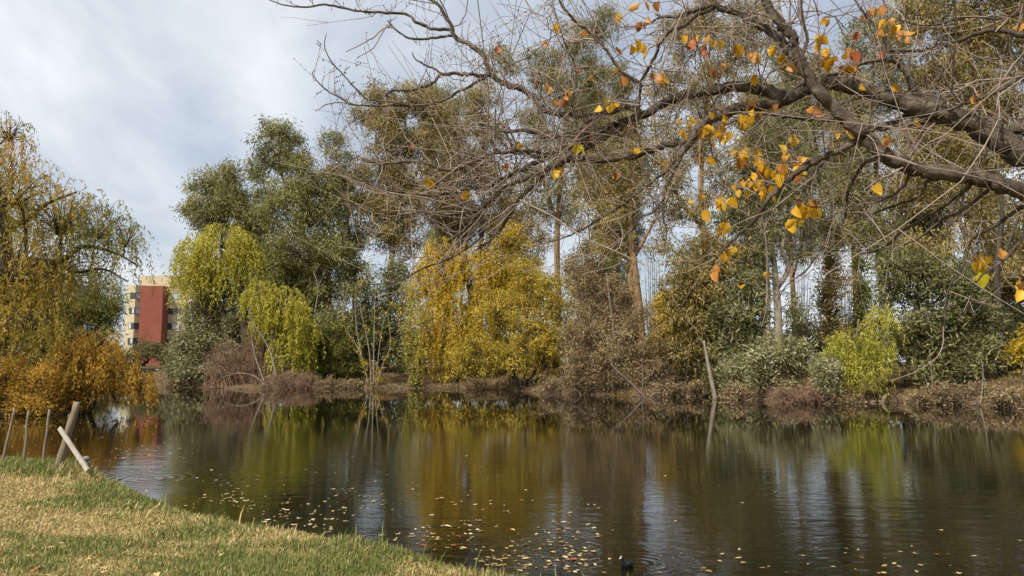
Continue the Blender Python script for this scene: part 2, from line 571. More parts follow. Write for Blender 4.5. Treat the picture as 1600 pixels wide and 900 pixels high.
def lawn_mat():
    m, n, l = new_mat('dry_lawn_thatch')
    tcn = n.new('ShaderNodeTexCoord')
    a = n.new('ShaderNodeTexNoise'); a.inputs['Scale'].default_value = 1.1; a.inputs['Detail'].default_value = 5
    b = n.new('ShaderNodeTexNoise'); b.inputs['Scale'].default_value = 45.0; b.inputs['Detail'].default_value = 6; b.inputs['Roughness'].default_value = 0.75
    l.new(tcn.outputs['Object'], a.inputs['Vector']); l.new(tcn.outputs['Object'], b.inputs['Vector'])
    r1 = ramp(n, [srgb(84, 84, 46), srgb(136, 116, 74), srgb(160, 136, 90)], [0.35, 0.5, 0.65])
    l.new(a.outputs['Fac'], r1.inputs[0])
    r2 = ramp(n, [(0.3, 0.3, 0.3, 1), (1.2, 1.2, 1.1, 1)], [0.32, 0.66])
    l.new(b.outputs['Fac'], r2.inputs[0])
    mu = n.new('ShaderNodeMixRGB'); mu.blend_type = 'MULTIPLY'; mu.inputs[0].default_value = 1
    l.new(r1.outputs[0], mu.inputs[1]); l.new(r2.outputs[0], mu.inputs[2])
    p = n.new('ShaderNodeBsdfPrincipled'); p.inputs['Roughness'].default_value = 0.95; p.inputs['Specular IOR Level'].default_value = 0.1
    l.new(mu.outputs[0], p.inputs['Base Color'])
    bp = n.new('ShaderNodeBump'); bp.inputs['Strength'].default_value = 1; bp.inputs['Distance'].default_value = 0.02
    l.new(b.outputs['Fac'], bp.inputs['Height']); l.new(bp.outputs[0], p.inputs['Normal'])
    o = n.new('ShaderNodeOutputMaterial'); l.new(p.outputs[0], o.inputs[0])
    return m


def water_mat():
    m, n, l = new_mat('murky_pond_water')
    tcn = n.new('ShaderNodeTexCoord')

    def noise(scale, sc3, det=3, rough=0.5, rot=0.0, dis=0.0):
        mpn = n.new('ShaderNodeMapping')
        mpn.inputs['Scale'].default_value = sc3
        mpn.inputs['Rotation'].default_value = (0, 0, rad(rot))
        l.new(tcn.outputs['Object'], mpn.inputs[0])
        z = n.new('ShaderNodeTexNoise')
        z.inputs['Scale'].default_value = scale; z.inputs['Detail'].default_value = det
        z.inputs['Roughness'].default_value = rough; z.inputs['Distortion'].default_value = dis
        l.new(mpn.outputs[0], z.inputs['Vector'])
        return z.outputs['Fac']

    def mth(op, a, b=None, c=None):
        z = n.new('ShaderNodeMath'); z.operation = op
        for i, v in enumerate((a, b, c)):
            if v is None: continue
            if isinstance(v, (int, float)): z.inputs[i].default_value = v
            else: l.new(v, z.inputs[i])
        return z.outputs[0]
    fine = noise(3.8, (0.6, 1.35, 1), 4, 0.55, 8, 0.4)
    mid = noise(1.3, (0.5, 1.3, 1), 2, 0.5, -6, 0.4)
    gust = noise(0.09, (0.7, 1.6, 1), 2, 0.5, 15)
    g = n.new('ShaderNodeMapRange'); g.inputs[1].default_value = 0.38; g.inputs[2].default_value = 0.62
    g.inputs[3].default_value = 0.35; g.inputs[4].default_value = 1.0
    l.new(gust, g.inputs[0])
    # open water is ruffled, the lee of the far bank is calmer
    sp = n.new('ShaderNodeSeparateXYZ'); l.new(tcn.outputs['Object'], sp.inputs[0])
    lee = n.new('ShaderNodeMapRange'); lee.inputs[1].default_value = 9; lee.inputs[2].default_value = 27
    lee.inputs[3].default_value = 1.0; lee.inputs[4].default_value = 0.065
    l.new(sp.outputs['Y'], lee.inputs[0])
    h = mth('MULTIPLY_ADD', mid, 1.3, fine)
    h = mth('MULTIPLY', h, mth('MULTIPLY', g.outputs[0], lee.outputs[0]))

    def rings(cx, cy, R, freq, amp):
        dx = mth('SUBTRACT', sp.outputs['X'], cx); dy = mth('SUBTRACT', sp.outputs['Y'], cy)
        d = mth('SQRT', mth('ADD', mth('MULTIPLY', dx, dx), mth('MULTIPLY', dy, dy)))
        fall = mth('MAXIMUM', mth('SUBTRACT', 1.0, mth('DIVIDE', d, R)), 0.0)
        return mth('MULTIPLY', mth('MULTIPLY', mth('SINE', mth('MULTIPLY', d, freq)), fall), amp)
    for px, py, R, fr, am in ((232, 748, 2.6, 30, 0.22), (870, 862, 1.1, 48, 0.12), (1000, 880, 0.9, 46, 0.10)):
        q = gp(px, py)
        h = mth('ADD', h, rings(float(q[0]), float(q[1]), R, fr, am))
    bp = n.new('ShaderNodeBump'); bp.inputs['Strength'].default_value = 1.0; bp.inputs['Distance'].default_value = 0.0105
    l.new(h, bp.inputs['Height'])
    p = n.new('ShaderNodeBsdfPrincipled')
    p.inputs['Base Color'].default_value = (0.006, 0.0055, 0.003, 1)
    p.inputs['Roughness'].default_value = 0.008
    p.inputs['IOR'].default_value = 1.6
    p.inputs['Specular IOR Level'].default_value = 0.5
    l.new(bp.outputs[0], p.inputs['Normal'])
    o = n.new('ShaderNodeOutputMaterial'); l.new(p.outputs[0], o.inputs[0])
    return m


for nm, sel, mt in (('lawn', near_q, lawn_mat()), ('ground', ~near_q, ground_mat())):
    v, q = compact(V, Q[sel])
    b = Buf(); b.add(v, f4=q)
    tag(b.obj(nm, mt, smooth=True), kind='structure')
b = Buf()
b.add([(-50, 3, 0), (50, 3, 0), (50, 92, 0), (-50, 92, 0)], f4=[(0, 1, 2, 3)])
tag(b.obj('pond_water', water_mat()), kind='structure')

# ------------------------------------------------------------------ building beyond the pond
BD = 150.0
bs = BD / FPX


def bpt(px, py):
    p = at(px, py, BD)
    return p[0], p[2]


M['render_beige'] = plain_mat('beige_render', srgb(172, 160, 130), srgb(188, 176, 146), 0.6, 0.9)
M['render_red'] = plain_mat('brick_red_cladding', srgb(122, 70, 56), srgb(136, 79, 63), 0.8, 0.95)
M['frame_dark'] = plain_mat('dark_window_frame', srgb(48, 44, 42), srgb(60, 56, 52), 2, 0.6)
M['frame_white'] = plain_mat('white_window_frame', srgb(222, 220, 212), srgb(232, 230, 224), 2, 0.6)
M['concrete_dark'] = plain_mat('dark_brown_concrete', srgb(80, 68, 60), srgb(98, 84, 74), 1, 0.9)
M['glass'], n_, l_ = new_mat('window_glass')
p_ = n_.new('ShaderNodeBsdfPrincipled'); p_.inputs['Base Color'].default_value = (0.06, 0.065, 0.075, 1); p_.inputs['Roughness'].default_value = 0.08
o_ = n_.new('ShaderNodeOutputMaterial'); l_.new(p_.outputs[0], o_.inputs[0])
M['blind'] = plain_mat('pale_window_blind', srgb(170, 176, 180), srgb(196, 200, 202), 3, 0.7)


def box(b, x0, x1, y0, y1, z0, z1):
    b.flat = True
    v = [(x, y, z) for z in (z0, z1) for y in (y0, y1) for x in (x0, x1)]
    b.add(v, f4=[(0, 1, 3, 2), (4, 6, 7, 5), (0, 4, 5, 1), (2, 3, 7, 6), (0, 2, 6, 4), (1, 5, 7, 3)])


def prism(b, pts, z0, z1):
    b.flat = True
    k = len(pts)
    v = [(x, y, z0) for x, y in pts] + [(x, y, z1) for x, y in pts]
    f4 = [(i, (i + 1) % k, k + (i + 1) % k, k + i) for i in range(k)]
    f3 = [(0, i + 1, i) for i in range(1, k - 1)] + [(k, k + i, k + i + 1) for i in range(1, k - 1)]
    b.add(v, f3=f3, f4=f4)


xb = lambda px: bpt(px, 500)[0]
zb = lambda py: bpt(220, py)[1]
gzb = gz(xb(220), BD)
bld = thing('apartment_building', 'beige apartment block with brick-red stair tower beyond the pond', 'building', (xb(220), BD, gzb))
floors = [(457, 466.5), (480.5, 490), (504, 514), (528, 538), (552, 566)]
x_l, x_c, x_r0, x_r1, x_e = xb(190.5), xb(209), xb(220), xb(255), xb(300)
yA, yC, yR = BD + 1.2, BD + 0.1, BD + 1.6        # left flank, chamfer corner, recess beside the tower
# wall in horizontal bands, so that every window band is a true recess
levels = [zb(445)]
for a, c in floors:
    levels += [zb(a), zb(c)]
levels.append(gzb - 0.5)
b = Buf()
outl = [(x_l, yA), (x_c, yC), (x_r0 - 0.02, yR), (x_r0 - 0.02, BD + 12), (x_l, BD + 12)]
outr = [(x_r1 + 0.02, BD + 1.9), (x_e, BD + 1.9), (x_e, BD + 12), (x_r1 + 0.02, BD + 12)]
inl = [(x_l, yA), (x_l + 1.0, yA - 0.55), (x_c, yC + 0.3), (x_r0 - 0.02, yR + 0.3), (x_r0 - 0.02, BD + 12), (x_l, BD + 12)]
inr = [(x_r1 + 0.02, BD + 2.2), (x_e, BD + 2.2), (x_e, BD + 12), (x_r1 + 0.02, BD + 12)]
prism(b, outl, gzb - 0.5, zb(445))
prism(b, outr, gzb - 0.5, zb(449))
b.obj('wall', M['render_beige'], bld)
b = Buf()
box(b, x_r0, x_r1, BD - 0.6, BD + 12.02, gzb - 0.5, zb(447))
b.obj('stair_tower', M['render_red'], bld)
b = Buf()
box(b, xb(206), xb(253), BD + 3, BD + 10, zb(446), zb(428))
box(b, xb(202), xb(204.2), BD + 3.4, BD + 9, zb(446), zb(429))
rb = b.obj('roof_box', M['render_beige'], bld)
b = Buf()
for k in range(7):
    xx = xb(210 + 6 * k)
    box(b, xx, xx + 0.28, BD + 2.96, BD + 3.02, zb(444), zb(432))
b.obj('vent_slot', M['frame_dark'], rb)
b = Buf()
box(b, xb(176), x_l - 0.03, BD + 5, BD + 14, gzb - 0.5, zb(447))
b.obj('rear_wing', M['concrete_dark'], bld)
rngb = np.random.default_rng(5)
for fi, (a, c) in enumerate(floors):
    z1, z0 = zb(a), zb(c)
    # left window band: two lights on the lit side, one across the corner
    fx = 1.05 / (x_c - x_l)
    runs = [((x_l + 1.05, yA + (yC - yA) * fx), (x_c - 0.02, yC + (yA - yC) * 0.02 / (x_c - x_l)), 2), ((x_c + 0.02, yC + (yR - yC) * 0.02 / (x_r0 - x_c)), (x_r0 - 0.06, yR - 0.06 * (yR - yC) / (x_r0 - x_c)), 1)]
    runs.append(((x_r1 + 0.1, BD + 1.9), (x_r1 + 2.6, BD + 1.9), 3))
    for ri, (pa, pb, k) in enumerate(runs):
        pa, pb = np.array(pa), np.array(pb)
        d = pb - pa
        nn = np.array([d[1], -d[0]]) / np.hypot(*d)
        fr = Buf()
        w = 0.07

        def slab(buf, t0, t1, zz0, zz1, o0, o1):
            A_, B_ = pa + d * t0, pa + d * t1
            pts = [A_ + nn * o1, B_ + nn * o1, B_ + nn * o0, A_ + nn * o0]
            prism(buf, [tuple(q) for q in pts], zz0, zz1)
        Lr = np.hypot(*d)
        slab(fr, 0, 1, z0 + 0.004, z0 + w, 0.0, 0.06)
        slab(fr, 0, 1, z1 - w, z1 - 0.004, 0.0, 0.06)
        for j in range(k + 1):
            tm = np.clip(j / k, 0.5 * w / Lr, 1 - 0.5 * w / Lr)
            slab(fr, tm - 0.5 * w / Lr, tm + 0.5 * w / Lr, z0 + w + 0.002, z1 - w - 0.002, 0.003, 0.057)
        wo_ = fr.obj('window', M['frame_white'] if fi == 4 else M['frame_dark'], bld)
        for j in range(k):
            pn = Buf()
            slab(pn, j / k + w / Lr * 0.6, (j + 1) / k - w / Lr * 0.6, z0 + w, z1 - w, 0.018, 0.03)
            g_ = pn.obj('pane', M['blind'] if rngb.random() < (0.6 if fi in (0, 2) else 0.15) else M['glass'])
            g_.parent = wo_          # the window object sits at the building's offset
            g_.location = (0, 0, 0)

# ------------------------------------------------------------------ trees: builders
shore_x = np.array([p[0] for p in FAR_PX], float)
shore_d = np.array([p[1] for p in far_pts])


def depth_at(px, off):
    return float(np.interp(px, shore_x, shore_d)) + off


def leaf_tris(buf, C, D, L, Wd, tone, rng):
    """single leaf-sized faces: C centres, D pointing directions"""
    n = len(C)
    D = nrm(D)
    side = nrm(np.cross(D, rng.standard_normal((n, 3))))
    L = np.broadcast_to(L, (n,))[:, None]
    Wd = np.broadcast_to(Wd, (n,))[:, None]
    a = C - side * Wd * 0.5
    b_ = C + side * Wd * 0.5
    c = C + D * L
    V = np.stack([a, b_, c], 1).reshape(-1, 3)
    buf.add(V, f3=np.arange(3 * n).reshape(-1, 3), tone=np.repeat(tone, 3))


class Mass:
    def __init__(s, c, r):
        s.c, s.r = np.array(c), np.array(r)

    def pts(s, n, rng, shell=0.45):
        d = nrm(rng.standard_normal((n, 3)))
        q = rng.random(n) ** shell
        return s.c + d * q[:, None] * s.r


def masses_px(lst, Y, rng, thick=0.8):
    out = []
    for m in lst:
        px, py, rx, ry = m[:4]
        dy = m[4] if len(m) > 4 else 0.0
        k = (Y + dy) / FPX
        out.append(Mass(at(px, py, Y + dy), (rx * k, max(rx, 0.6 * ry) * k * thick, ry * k)))
    return out


def trunk_line(px_pts, Y, base):
    """pixel polyline (px, py, diameter px[, dy]) -> rows x,y,z,radius; first row goes to the ground"""
    rows = []
    for q in px_pts:
        dy = q[3] if len(q) > 3 else 0.0
        p = at(q[0], q[1], Y + dy)
        rows.append([p[0], p[1], p[2], q[2] * 0.5 * (Y + dy) / FPX])
    return np.array(rows)


def add_tube(buf, rows, n=None, sides=7, wob=0.0, rng=None):
    n = n or max(4, 3 * len(rows))
    r = spline(rows, n)
    r[:, 3] = np.maximum(r[:, 3], 0.003)
    v, q, bk = tubes(r[None, :, :3], r[None, :, 3], sides, wob=wob, rng=rng)
    # closed ends
    c0, c1 = len(v), len(v) + 1
    v = np.vstack([v, r[0, :3], r[-1, :3]])
    f3 = [(c0, (i + 1) % sides, i) for i in range(sides)] + [(c1, (n - 1) * sides + i, (n - 1) * sides + (i + 1) % sides) for i in range(sides)]
    bk = np.vstack([bk, [0, 0, 0], [0, 0, r[-1, 3]]])
    buf.add(v, f3=f3, f4=q, bark=bk)
    return r


def curve_to(p, q, n, rng, sag=0.12):
    """n points from p to q, leaving upward and bending over"""
    t = np.linspace(0, 1, n)[:, None]
    d = q - p
    L = np.linalg.norm(d)
    side = rng.standard_normal(3) * 0.1 * L
    return p + d * t + (np.array([0, 0, sag * L]) + side) * (4 * t * (1 - t)) * 0.5


def build_tree(name, label, px, off, masses, leaf, bark='bark', trunks=None, style='euc', dens=1.0, cat='tree', group=None, seed=0,
               sub=0.75, L=0.34, Wd=0.11, strand=3.0, trunk_px=9, depth=None, shell=0.42, thick=0.8, twig=True):
    rng = np.random.default_rng(seed + 1000)
    Y = depth if depth is not None else depth_at(px, off)
    grow = {'euc': 1.2, 'willow': 1.12, 'bush': 1.1}[style]
    ms = masses_px([(q[0], q[1], q[2] * grow, q[3] * grow) + tuple(q[4:]) for q in masses], Y, rng, thick)
    if style == 'euc':
        sub, dens = sub * 0.66, dens * 1.35
    elif style == 'bush':
        sub, dens = sub * 0.72, dens * 1.15
    bx_ = at(px, 565, Y)[0]
    gzv = gz(bx_, Y)
    base = np.array([bx_, Y, gzv])
    root = thing(name, label, cat, base, group)
    wood = Buf()
    lines = []
    if trunks is None:
        zt = max(m.c[2] for m in ms)
        top = sum(m.c for m in ms) / len(ms)
        rr = trunk_px * 0.5 * Y / FPX
        mid = base * 0.5 + top * 0.5 + rng.standard_normal(3) * 0.3
        up = np.array([top[0], top[1], zt])
        rows = np.array([[*(base - [0, 0, 0.3]), rr * 1.2], [*(base * 0.8 + top * 0.2), rr], [*mid, rr * 0.8], [*up, rr * 0.25]])
        if np.linalg.norm(rows[1, :3] - rows[2, :3]) < 0.2:
            rows = rows[[0, 2, 3]]
        lines.append(add_tube(wood, rows, 12, 7, 0.03, rng))
    else:
        for t in trunks:
            rows = trunk_line(t, Y, base)
            if t[0][1] >= 540:       # starts at the ground: sink the foot
                rows[0, 2] = gz(rows[0, 0], rows[0, 1]) - 0.25
            lines.append(add_tube(wood, rows, None, 7, 0.03, rng))
    sk = np.concatenate(lines)
    leaves = Buf()
    for mi, m in enumerate(ms):
        area = m.r[0] * m.r[2]
        # limb from the trunk to the heart of this mass
        cand = sk[sk[:, 2] < m.c[2] + 0.2]
        if len(cand) == 0: cand = sk
        j = np.argmin(np.linalg.norm(cand[:, :3] - (m.c - [0, 0, 0.6 * np.linalg.norm(m.r)]), axis=1))
        st = cand[j]
        lr = min(st[3] * 0.7, 0.02 + 0.022 * math.sqrt(area) * 1.6)
        lim = curve_to(st[:3], m.c, 8, rng, 0.15)
        rows = np.hstack([lim, np.linspace(lr, lr * 0.35, 8)[:, None]])
        add_tube(wood, rows, 10, 5)
        if style == 'willow':
            n = int(dens * 46 * area * (0.26 / L) ** 0.8) + 12
            S0 = m.pts(n, rng, 0.35)
            up = S0[:, 2] > m.c[2] - 0.35 * m.r[2]
            S0 = S0[up]
            n = len(S0)
            # arching carrier twigs
            k = min(n, 40)
            P = np.stack([curve_to(m.c - [0, 0, 0.3 * m.r[2]], S0[i], 5, rng, 0.3) for i in range(k)])
            v, q, bk = tubes(P, np.linspace(lr * 0.35, 0.012, 5)[None].repeat(k, 0), 3)
            wood.add(v, f4=q, bark=bk)
            out = nrm((S0 - m.c) * [1, 1, 0.2])
            ln = strand * (0.35 + 0.75 * rng.random(n)) * np.clip(0.6 + 0.4 * (S0[:, 2] - m.c[2]) / m.r[2] + 0.4, 0.5, 1.3)
            K = 26
            t = (np.arange(K) + rng.random((n, K))) / K
            bow = 0.22 * ln[:, None] * np.sin(np.minimum(t * 1.8, 1.57))
            sway = rng.standard_normal((n, 1, 3)) * 0.10 * t[..., None] * ln[:, None, None]
            P = S0[:, None, :] + out[:, None, :] * bow[..., None] + sway
            P[..., 2] += 0.10 * ln[:, None] * np.sin(np.minimum(t * 4, PI)) - ln[:, None] * t ** 1.15
            keep = rng.random((n, K)) < 0.86
            keep &= P[..., 2] > 0.12
            C = P[keep] + rng.standard_normal((keep.sum(), 3)) * 0.05
            tn = np.broadcast_to(0.5 + 0.13 * rng.standard_normal((n, 1)), (n, K))[keep] + 0.12 * rng.standard_normal(keep.sum())
            D = np.array([0, 0, -1.0]) + 0.55 * rng.standard_normal((len(C), 3))
            leaf_tris(leaves, C, D, L * (0.7 + 0.6 * rng.random(len(C))), Wd * (0.7 + 0.6 * rng.random(len(C))), tn, rng)
        else:
            n = max(4, int(dens * 2.0 * area / sub ** 2))
            C0 = m.pts(n, rng, shell)
            sr = sub * (0.55 + 0.75 * rng.random(n))
            if twig:
                P = np.stack([curve_to(lim[4 + (i % 4)], C0[i], 5, rng, 0.18) for i in range(n)])
                v, q, bk = tubes(P, np.linspace(lr * 0.3, 0.014, 5)[None].repeat(n, 0), 3)
                wood.add(v, f4=q, bark=bk)
            cnt = np.maximum(6, (dens ** 0.3 * 300 * sr ** 2 * 0.0187 / (L * Wd * 0.5)).astype(int))
            ids = np.repeat(np.arange(n), cnt)
            g = rng.standard_normal((len(ids), 3))
            g = g * 0.62
            sq = np.array([1.1, 1.1, 0.95])
            C = C0[ids] + g * sr[ids][:, None] * sq
            C[:, 2] = np.maximum(C[:, 2], 0.1)
            tone_c = 0.5 + 0.16 * rng.standard_normal(n)
            tn = tone_c[ids] + 0.13 * rng.standard_normal(len(ids))
            droop = -0.9 if style == 'euc' else 0.0
            D = g * 0.6 + rng.standard_normal((len(ids), 3)) * 0.7 + np.array([0, 0, droop])
            leaf_tris(leaves, C, D, L * (0.4 + 1.1 * rng.random(len(ids))), Wd * (0.7 + 0.6 * rng.random(len(ids))), tn, rng)
    wood.obj('trunk' if cat == 'tree' else 'stems', M[bark], root, smooth=True)
    leaves.obj('crown' if cat == 'tree' else 'foliage', M[leaf], root)
    TRI[0] += sum(len(f) for f in leaves.f3) + 2 * sum(len(f) for f in wood.f4)
    return root


TRI = [0]


def build_twig_bush(name, label, px, off, masses, mat, seed, dens=1.0, depth=None, group=None, arch=0.3, leafmat=None, leafn=0, base_px=None,
                    bare_up=False, twr=0.012):
    """leafless shrub: arching stems that split into fine drooping twigs"""
    rng = np.random.default_rng(seed + 2000)
    Y = depth if depth is not None else depth_at(px, off)
    ms = masses_px(masses, Y, rng, 0.7)
    bx_ = at(px, 565, Y)[0]
    base = np.array([bx_, Y, max(gz(bx_, Y), -0.1)])
    root = thing(name, label, 'shrub', base, group)
    stems, fine, lv = Buf(), Buf(), Buf()
    for m in ms:
        n = int(dens * 60 * m.r[0] * m.r[2]) + 20
        E = m.pts(n, rng, 0.4)
        E[:, 2] = np.maximum(E[:, 2], 0.06)
        st = np.array([m.c[0], m.c[1], max(gz(m.c[0], m.c[1]), -0.15)]) + rng.standard_normal((n, 3)) * [m.r[0] * 0.3, m.r[1] * 0.3, 0]
        if base_px is not None:
            st = base + rng.standard_normal((n, 3)) * [0.3, 0.3, 0]
        st[:, 2] -= 0.1
        t = np.linspace(0, 1, 6)[None, :, None]
        d = E - st
        Ln = np.linalg.norm(d, axis=1)[:, None, None]
        P = st[:, None] + d[:, None] * t + np.array([0, 0, 1.0]) * arch * Ln * 4 * t * (1 - t) * 0.6 + rng.standard_normal((n, 6, 3)) * 0.05 * Ln * (t > 0)
        P[..., 2] = np.maximum(P[..., 2], -0.2)
        R = np.linspace(1.6, 0.5, 6)[None] * twr * (0.6 + 0.9 * rng.random((n, 1)))
        v, q, bk = tubes(P, R, 3)
        stems.add(v, f4=q, bark=bk)
        k = 7
        tt = 2 + (rng.random((n, k)) * 3.98)
        i0 = tt.astype(int)
        fr = (tt - i0)[..., None]
        ii = np.arange(n)[:, None]
        S0 = (P[ii, i0] * (1 - fr) + P[ii, np.minimum(i0 + 1, 5)] * fr).reshape(-1, 3)
        dr = nrm(np.repeat(d, k, 0) / np.repeat(Ln[:, 0], k, 0) + rng.standard_normal((n * k, 3)) * 0.9)
        ln = (0.25 + 0.55 * rng.random(n * k)) * (0.45 + 0.3 * m.r[0] ** 0.5)
        t4 = np.linspace(0, 1, 4)[None, :, None]
        P2 = S0[:, None] + dr[:, None] * ln[:, None, None] * t4 + np.array([0, 0, -0.35 if not bare_up else 0.35]) * ln[:, None, None] * t4 ** 2
        P2[..., 2] = np.maximum(P2[..., 2], 0.02)
        v, q, bk = tubes(P2, np.linspace(0.8, 0.35, 4)[None].repeat(n * k, 0) * twr, 3)
        fine.add(v, f4=q, bark=bk)
        if leafn:
            nl = int(leafn * n)
            C = P2.reshape(-1, 3)[rng.integers(0, n * k * 4, nl)] + rng.standard_normal((nl, 3)) * 0.08
            leaf_tris(lv, C, rng.standard_normal((nl, 3)) + [0, 0, -0.5], 0.2, 0.08, 0.5 + 0.2 * rng.standard_normal(nl), rng)
    tag(stems.obj('stems', M[mat], root), kind='stuff')
    tag(fine.obj('twigs', M[mat], root), kind='stuff')
    TRI[0] += 2 * (sum(len(f) for f in stems.f4) + sum(len(f) for f in fine.f4))
    if leafn:
        lv.obj('foliage', M[leafmat], root)
    return root


def build_stems(name, label, cat, polys, Y, mat, seed=0, sprigs=0, leaf=None, group=None, leafn=0, twl=0.5, thin=0.62):
    """bare poles or logs given as pixel polylines (px, py, diameter px[, dy])"""
    rng = np.random.default_rng(seed + 3000)
    p0 = at(polys[0][0][0], polys[0][0][1], Y)
    base = np.array([p0[0], p0[1], max(gz(p0[0], p0[1]), -0.1)])
    root = thing(name, label, cat, base, group)
    wood = Buf()
    rws = []
    for i, pl in enumerate(polys):
        rows = trunk_line(pl, Y, base)
        rows[:, 3] *= thin
        if i == 0 or pl[0][1] > 596:
            rows[0, 2] = min(rows[0, 2], max(gz(rows[0, 0], rows[0, 1]), -0.15) - 0.1)
        rws.append(add_tube(wood, rows, None, 6, 0.04, rng))
    sk = np.concatenate(rws)
    wood.obj('trunk' if cat == 'tree' else 'stems' if cat == 'shrub' else 'wood', M[mat], root, smooth=True)
    if sprigs:
        f = Buf()
        j = rng.integers(0, len(sk), sprigs)
        S0 = sk[j, :3]
        D = nrm(rng.standard_normal((sprigs, 3)) * [1, 1, 0.5] + [0, 0, 0.9])
        t = np.linspace(0, 1, 4)[None, :, None]
        P = S0[:, None] + D[:, None] * t * (twl * (0.4 + rng.random((sprigs, 1, 1)))) + rng.standard_normal((sprigs, 4, 3)) * 0.03 * t
        v, q, bk = tubes(P, np.linspace(0.014, 0.006, 4)[None].repeat(sprigs, 0), 3)
        f.add(v, f4=q, bark=bk)
        tag(f.obj('twigs', M[mat], root), kind='stuff')
        if leafn:
            lv = Buf()
            C = P.reshape(-1, 3)[rng.integers(0, sprigs * 4, leafn)] + rng.standard_normal((leafn, 3)) * 0.12
            leaf_tris(lv, C, rng.standard_normal((leafn, 3)) + [0, 0, -0.4], 0.24, 0.11, 0.5 + 0.2 * rng.standard_normal(leafn), rng)
            lv.obj('foliage', M[leaf], root)
    return root

# ------------------------------------------------------------------ trees of the left bank
build_tree('weeping_willow', 'large ochre weeping willow on the near left bank above the stakes', -30, 0,
           [(-60, 250, 90, 80), (20, 300, 70, 75, -1), (95, 345, 65, 75, 0), (155, 355, 48, 56, 1), (196, 375, 26, 36, 0), (20, 420, 80, 60, -1.5),
            (90, 420, 60, 40, 1), (-40, 470, 90, 80, 0), (50, 500, 55, 50, -2), (-50, 330, 90, 90, 2), (15, 210, 32, 35, 0)],
           'willoworange', 'barkdark', depth=34.5, style='willow', dens=0.68, strand=2.6, L=0.2, Wd=0.055, seed=1,
           trunks=[[(-30, 645, 46), (-22, 560, 38), (0, 440, 30), (4, 355, 24), (-15, 260, 12), (-30, 200, 6)],
                   [(0, 430, 18), (50, 410, 14), (95, 408, 10), (130, 385, 7), (180, 395, 4), (215, 415, 2.5)],
                   [(95, 408, 8), (120, 425, 6), (160, 420, 4), (200, 440, 2)],
                   [(3, 360, 14), (40, 345, 10), (70, 320, 6), (120, 300, 3)],
                   [(4, 370, 14), (-40, 330, 9), (-80, 280, 5)]])
build_tree('willow_shrub', 'round orange willow shrub leaning over the water in front of the building', 110, 0,
           [(142, 545, 46, 34, 0), (180, 572, 38, 30, 1), (218, 600, 22, 28, 0), (120, 570, 40, 36, -1), (160, 590, 46, 24, 0)],
           'orange', 'barkdark', depth=34.0, style='willow', dens=1.7, strand=1.1, L=0.17, Wd=0.055, seed=2, cat='shrub',
           trunks=[[(112, 648, 26), (118, 610, 22), (122, 585, 14), (150, 550, 7), (165, 525, 3)],
                   [(120, 598, 14), (150, 588, 9), (190, 585, 6), (225, 600, 3)],
                   [(118, 605, 12), (95, 570, 8), (85, 540, 4)],
                   [(125, 595, 9), (160, 610, 6), (185, 630, 3)]])
build_tree('orange_shrub', 'low rusty orange shrub at the far left behind the stakes', 20, 0,
           [(5, 590, 45, 40, 0), (60, 610, 40, 32, -0.5), (-45, 600, 40, 40, 0), (100, 622, 28, 22, 0)],
           'orange', 'barkdark', depth=33.0, style='bush', dens=0.9, sub=0.4, L=0.15, Wd=0.05, seed=3, cat='shrub')
build_tree('thicket_tree', 'olive-brown thicket filling the space under the ochre willow', 30, 0,
           [(40, 500, 50, 44), (-20, 520, 60, 60), (85, 540, 40, 40), (20, 580, 60, 36, -2), (95, 590, 30, 30, -1), (-60, 590, 50, 40, -1), (60, 450, 40, 36)], 'olivebrown', 'barkdark', depth=39.5, style='euc', dens=0.85, sub=0.7, L=0.22, Wd=0.08, seed=60)
build_tree('broadleaf_tree', 'green leafy tree behind the ochre willow, left of the building', 130, 0,
           [(135, 470, 50, 42), (95, 480, 45, 45), (165, 500, 28, 36), (110, 530, 60, 40)], 'green', 'bark', depth=82, style='bush', sub=0.8, dens=1.0, seed=4)

# ------------------------------------------------------------------ trees of the far bank, left to right
build_tree('grey_green_tree', 'bushy grey-green tree at the water, right of the building', 300, 1.6,
           [(335, 470, 46, 42, 1), (308, 530, 34, 44), (340, 540, 46, 50, -0.5), (308, 580, 44, 26, -1), (276, 578, 20, 26), (385, 520, 30, 48, 1.5), (360, 580, 40, 28)],
           'greygreen', 'bark', style='bush', sub=0.75, dens=1.15, seed=5)
build_tree('weeping_willow', 'yellow-green willow crown above the grey-green tree left of the tall gums', 372, 4.5,
           [(312, 395, 34, 34), (348, 378, 40, 32), (380, 395, 26, 34), (304, 425, 24, 30), (340, 425, 42, 28)],
           'willowgreen', 'barkdark', style='willow', dens=0.95, strand=3.4, L=0.32, Wd=0.1, seed=6,
           trunks=[[(382, 590, 14), (382, 500, 11), (375, 440, 9), (360, 415, 7), (345, 390, 4)], [(378, 460, 7), (350, 440, 5), (320, 425, 3)]])
build_tree('eucalyptus', 'olive-brown gum with a broad crown above the yellow-green willow', 400, 14,
           [(340, 300, 38, 34), (375, 330, 42, 42), (325, 340, 32, 28), (400, 375, 36, 38), (305, 330, 18, 14), (350, 272, 24, 16), (420, 410, 40, 40)],
           'euc', 'barkpale', sub=0.95, dens=0.95, seed=7,
           trunks=[[(432, 580, 10), (425, 500, 9), (405, 420, 7), (380, 350, 5), (350, 290, 2.5)], [(405, 420, 5), (360, 380, 3.5), (325, 345, 2)]])
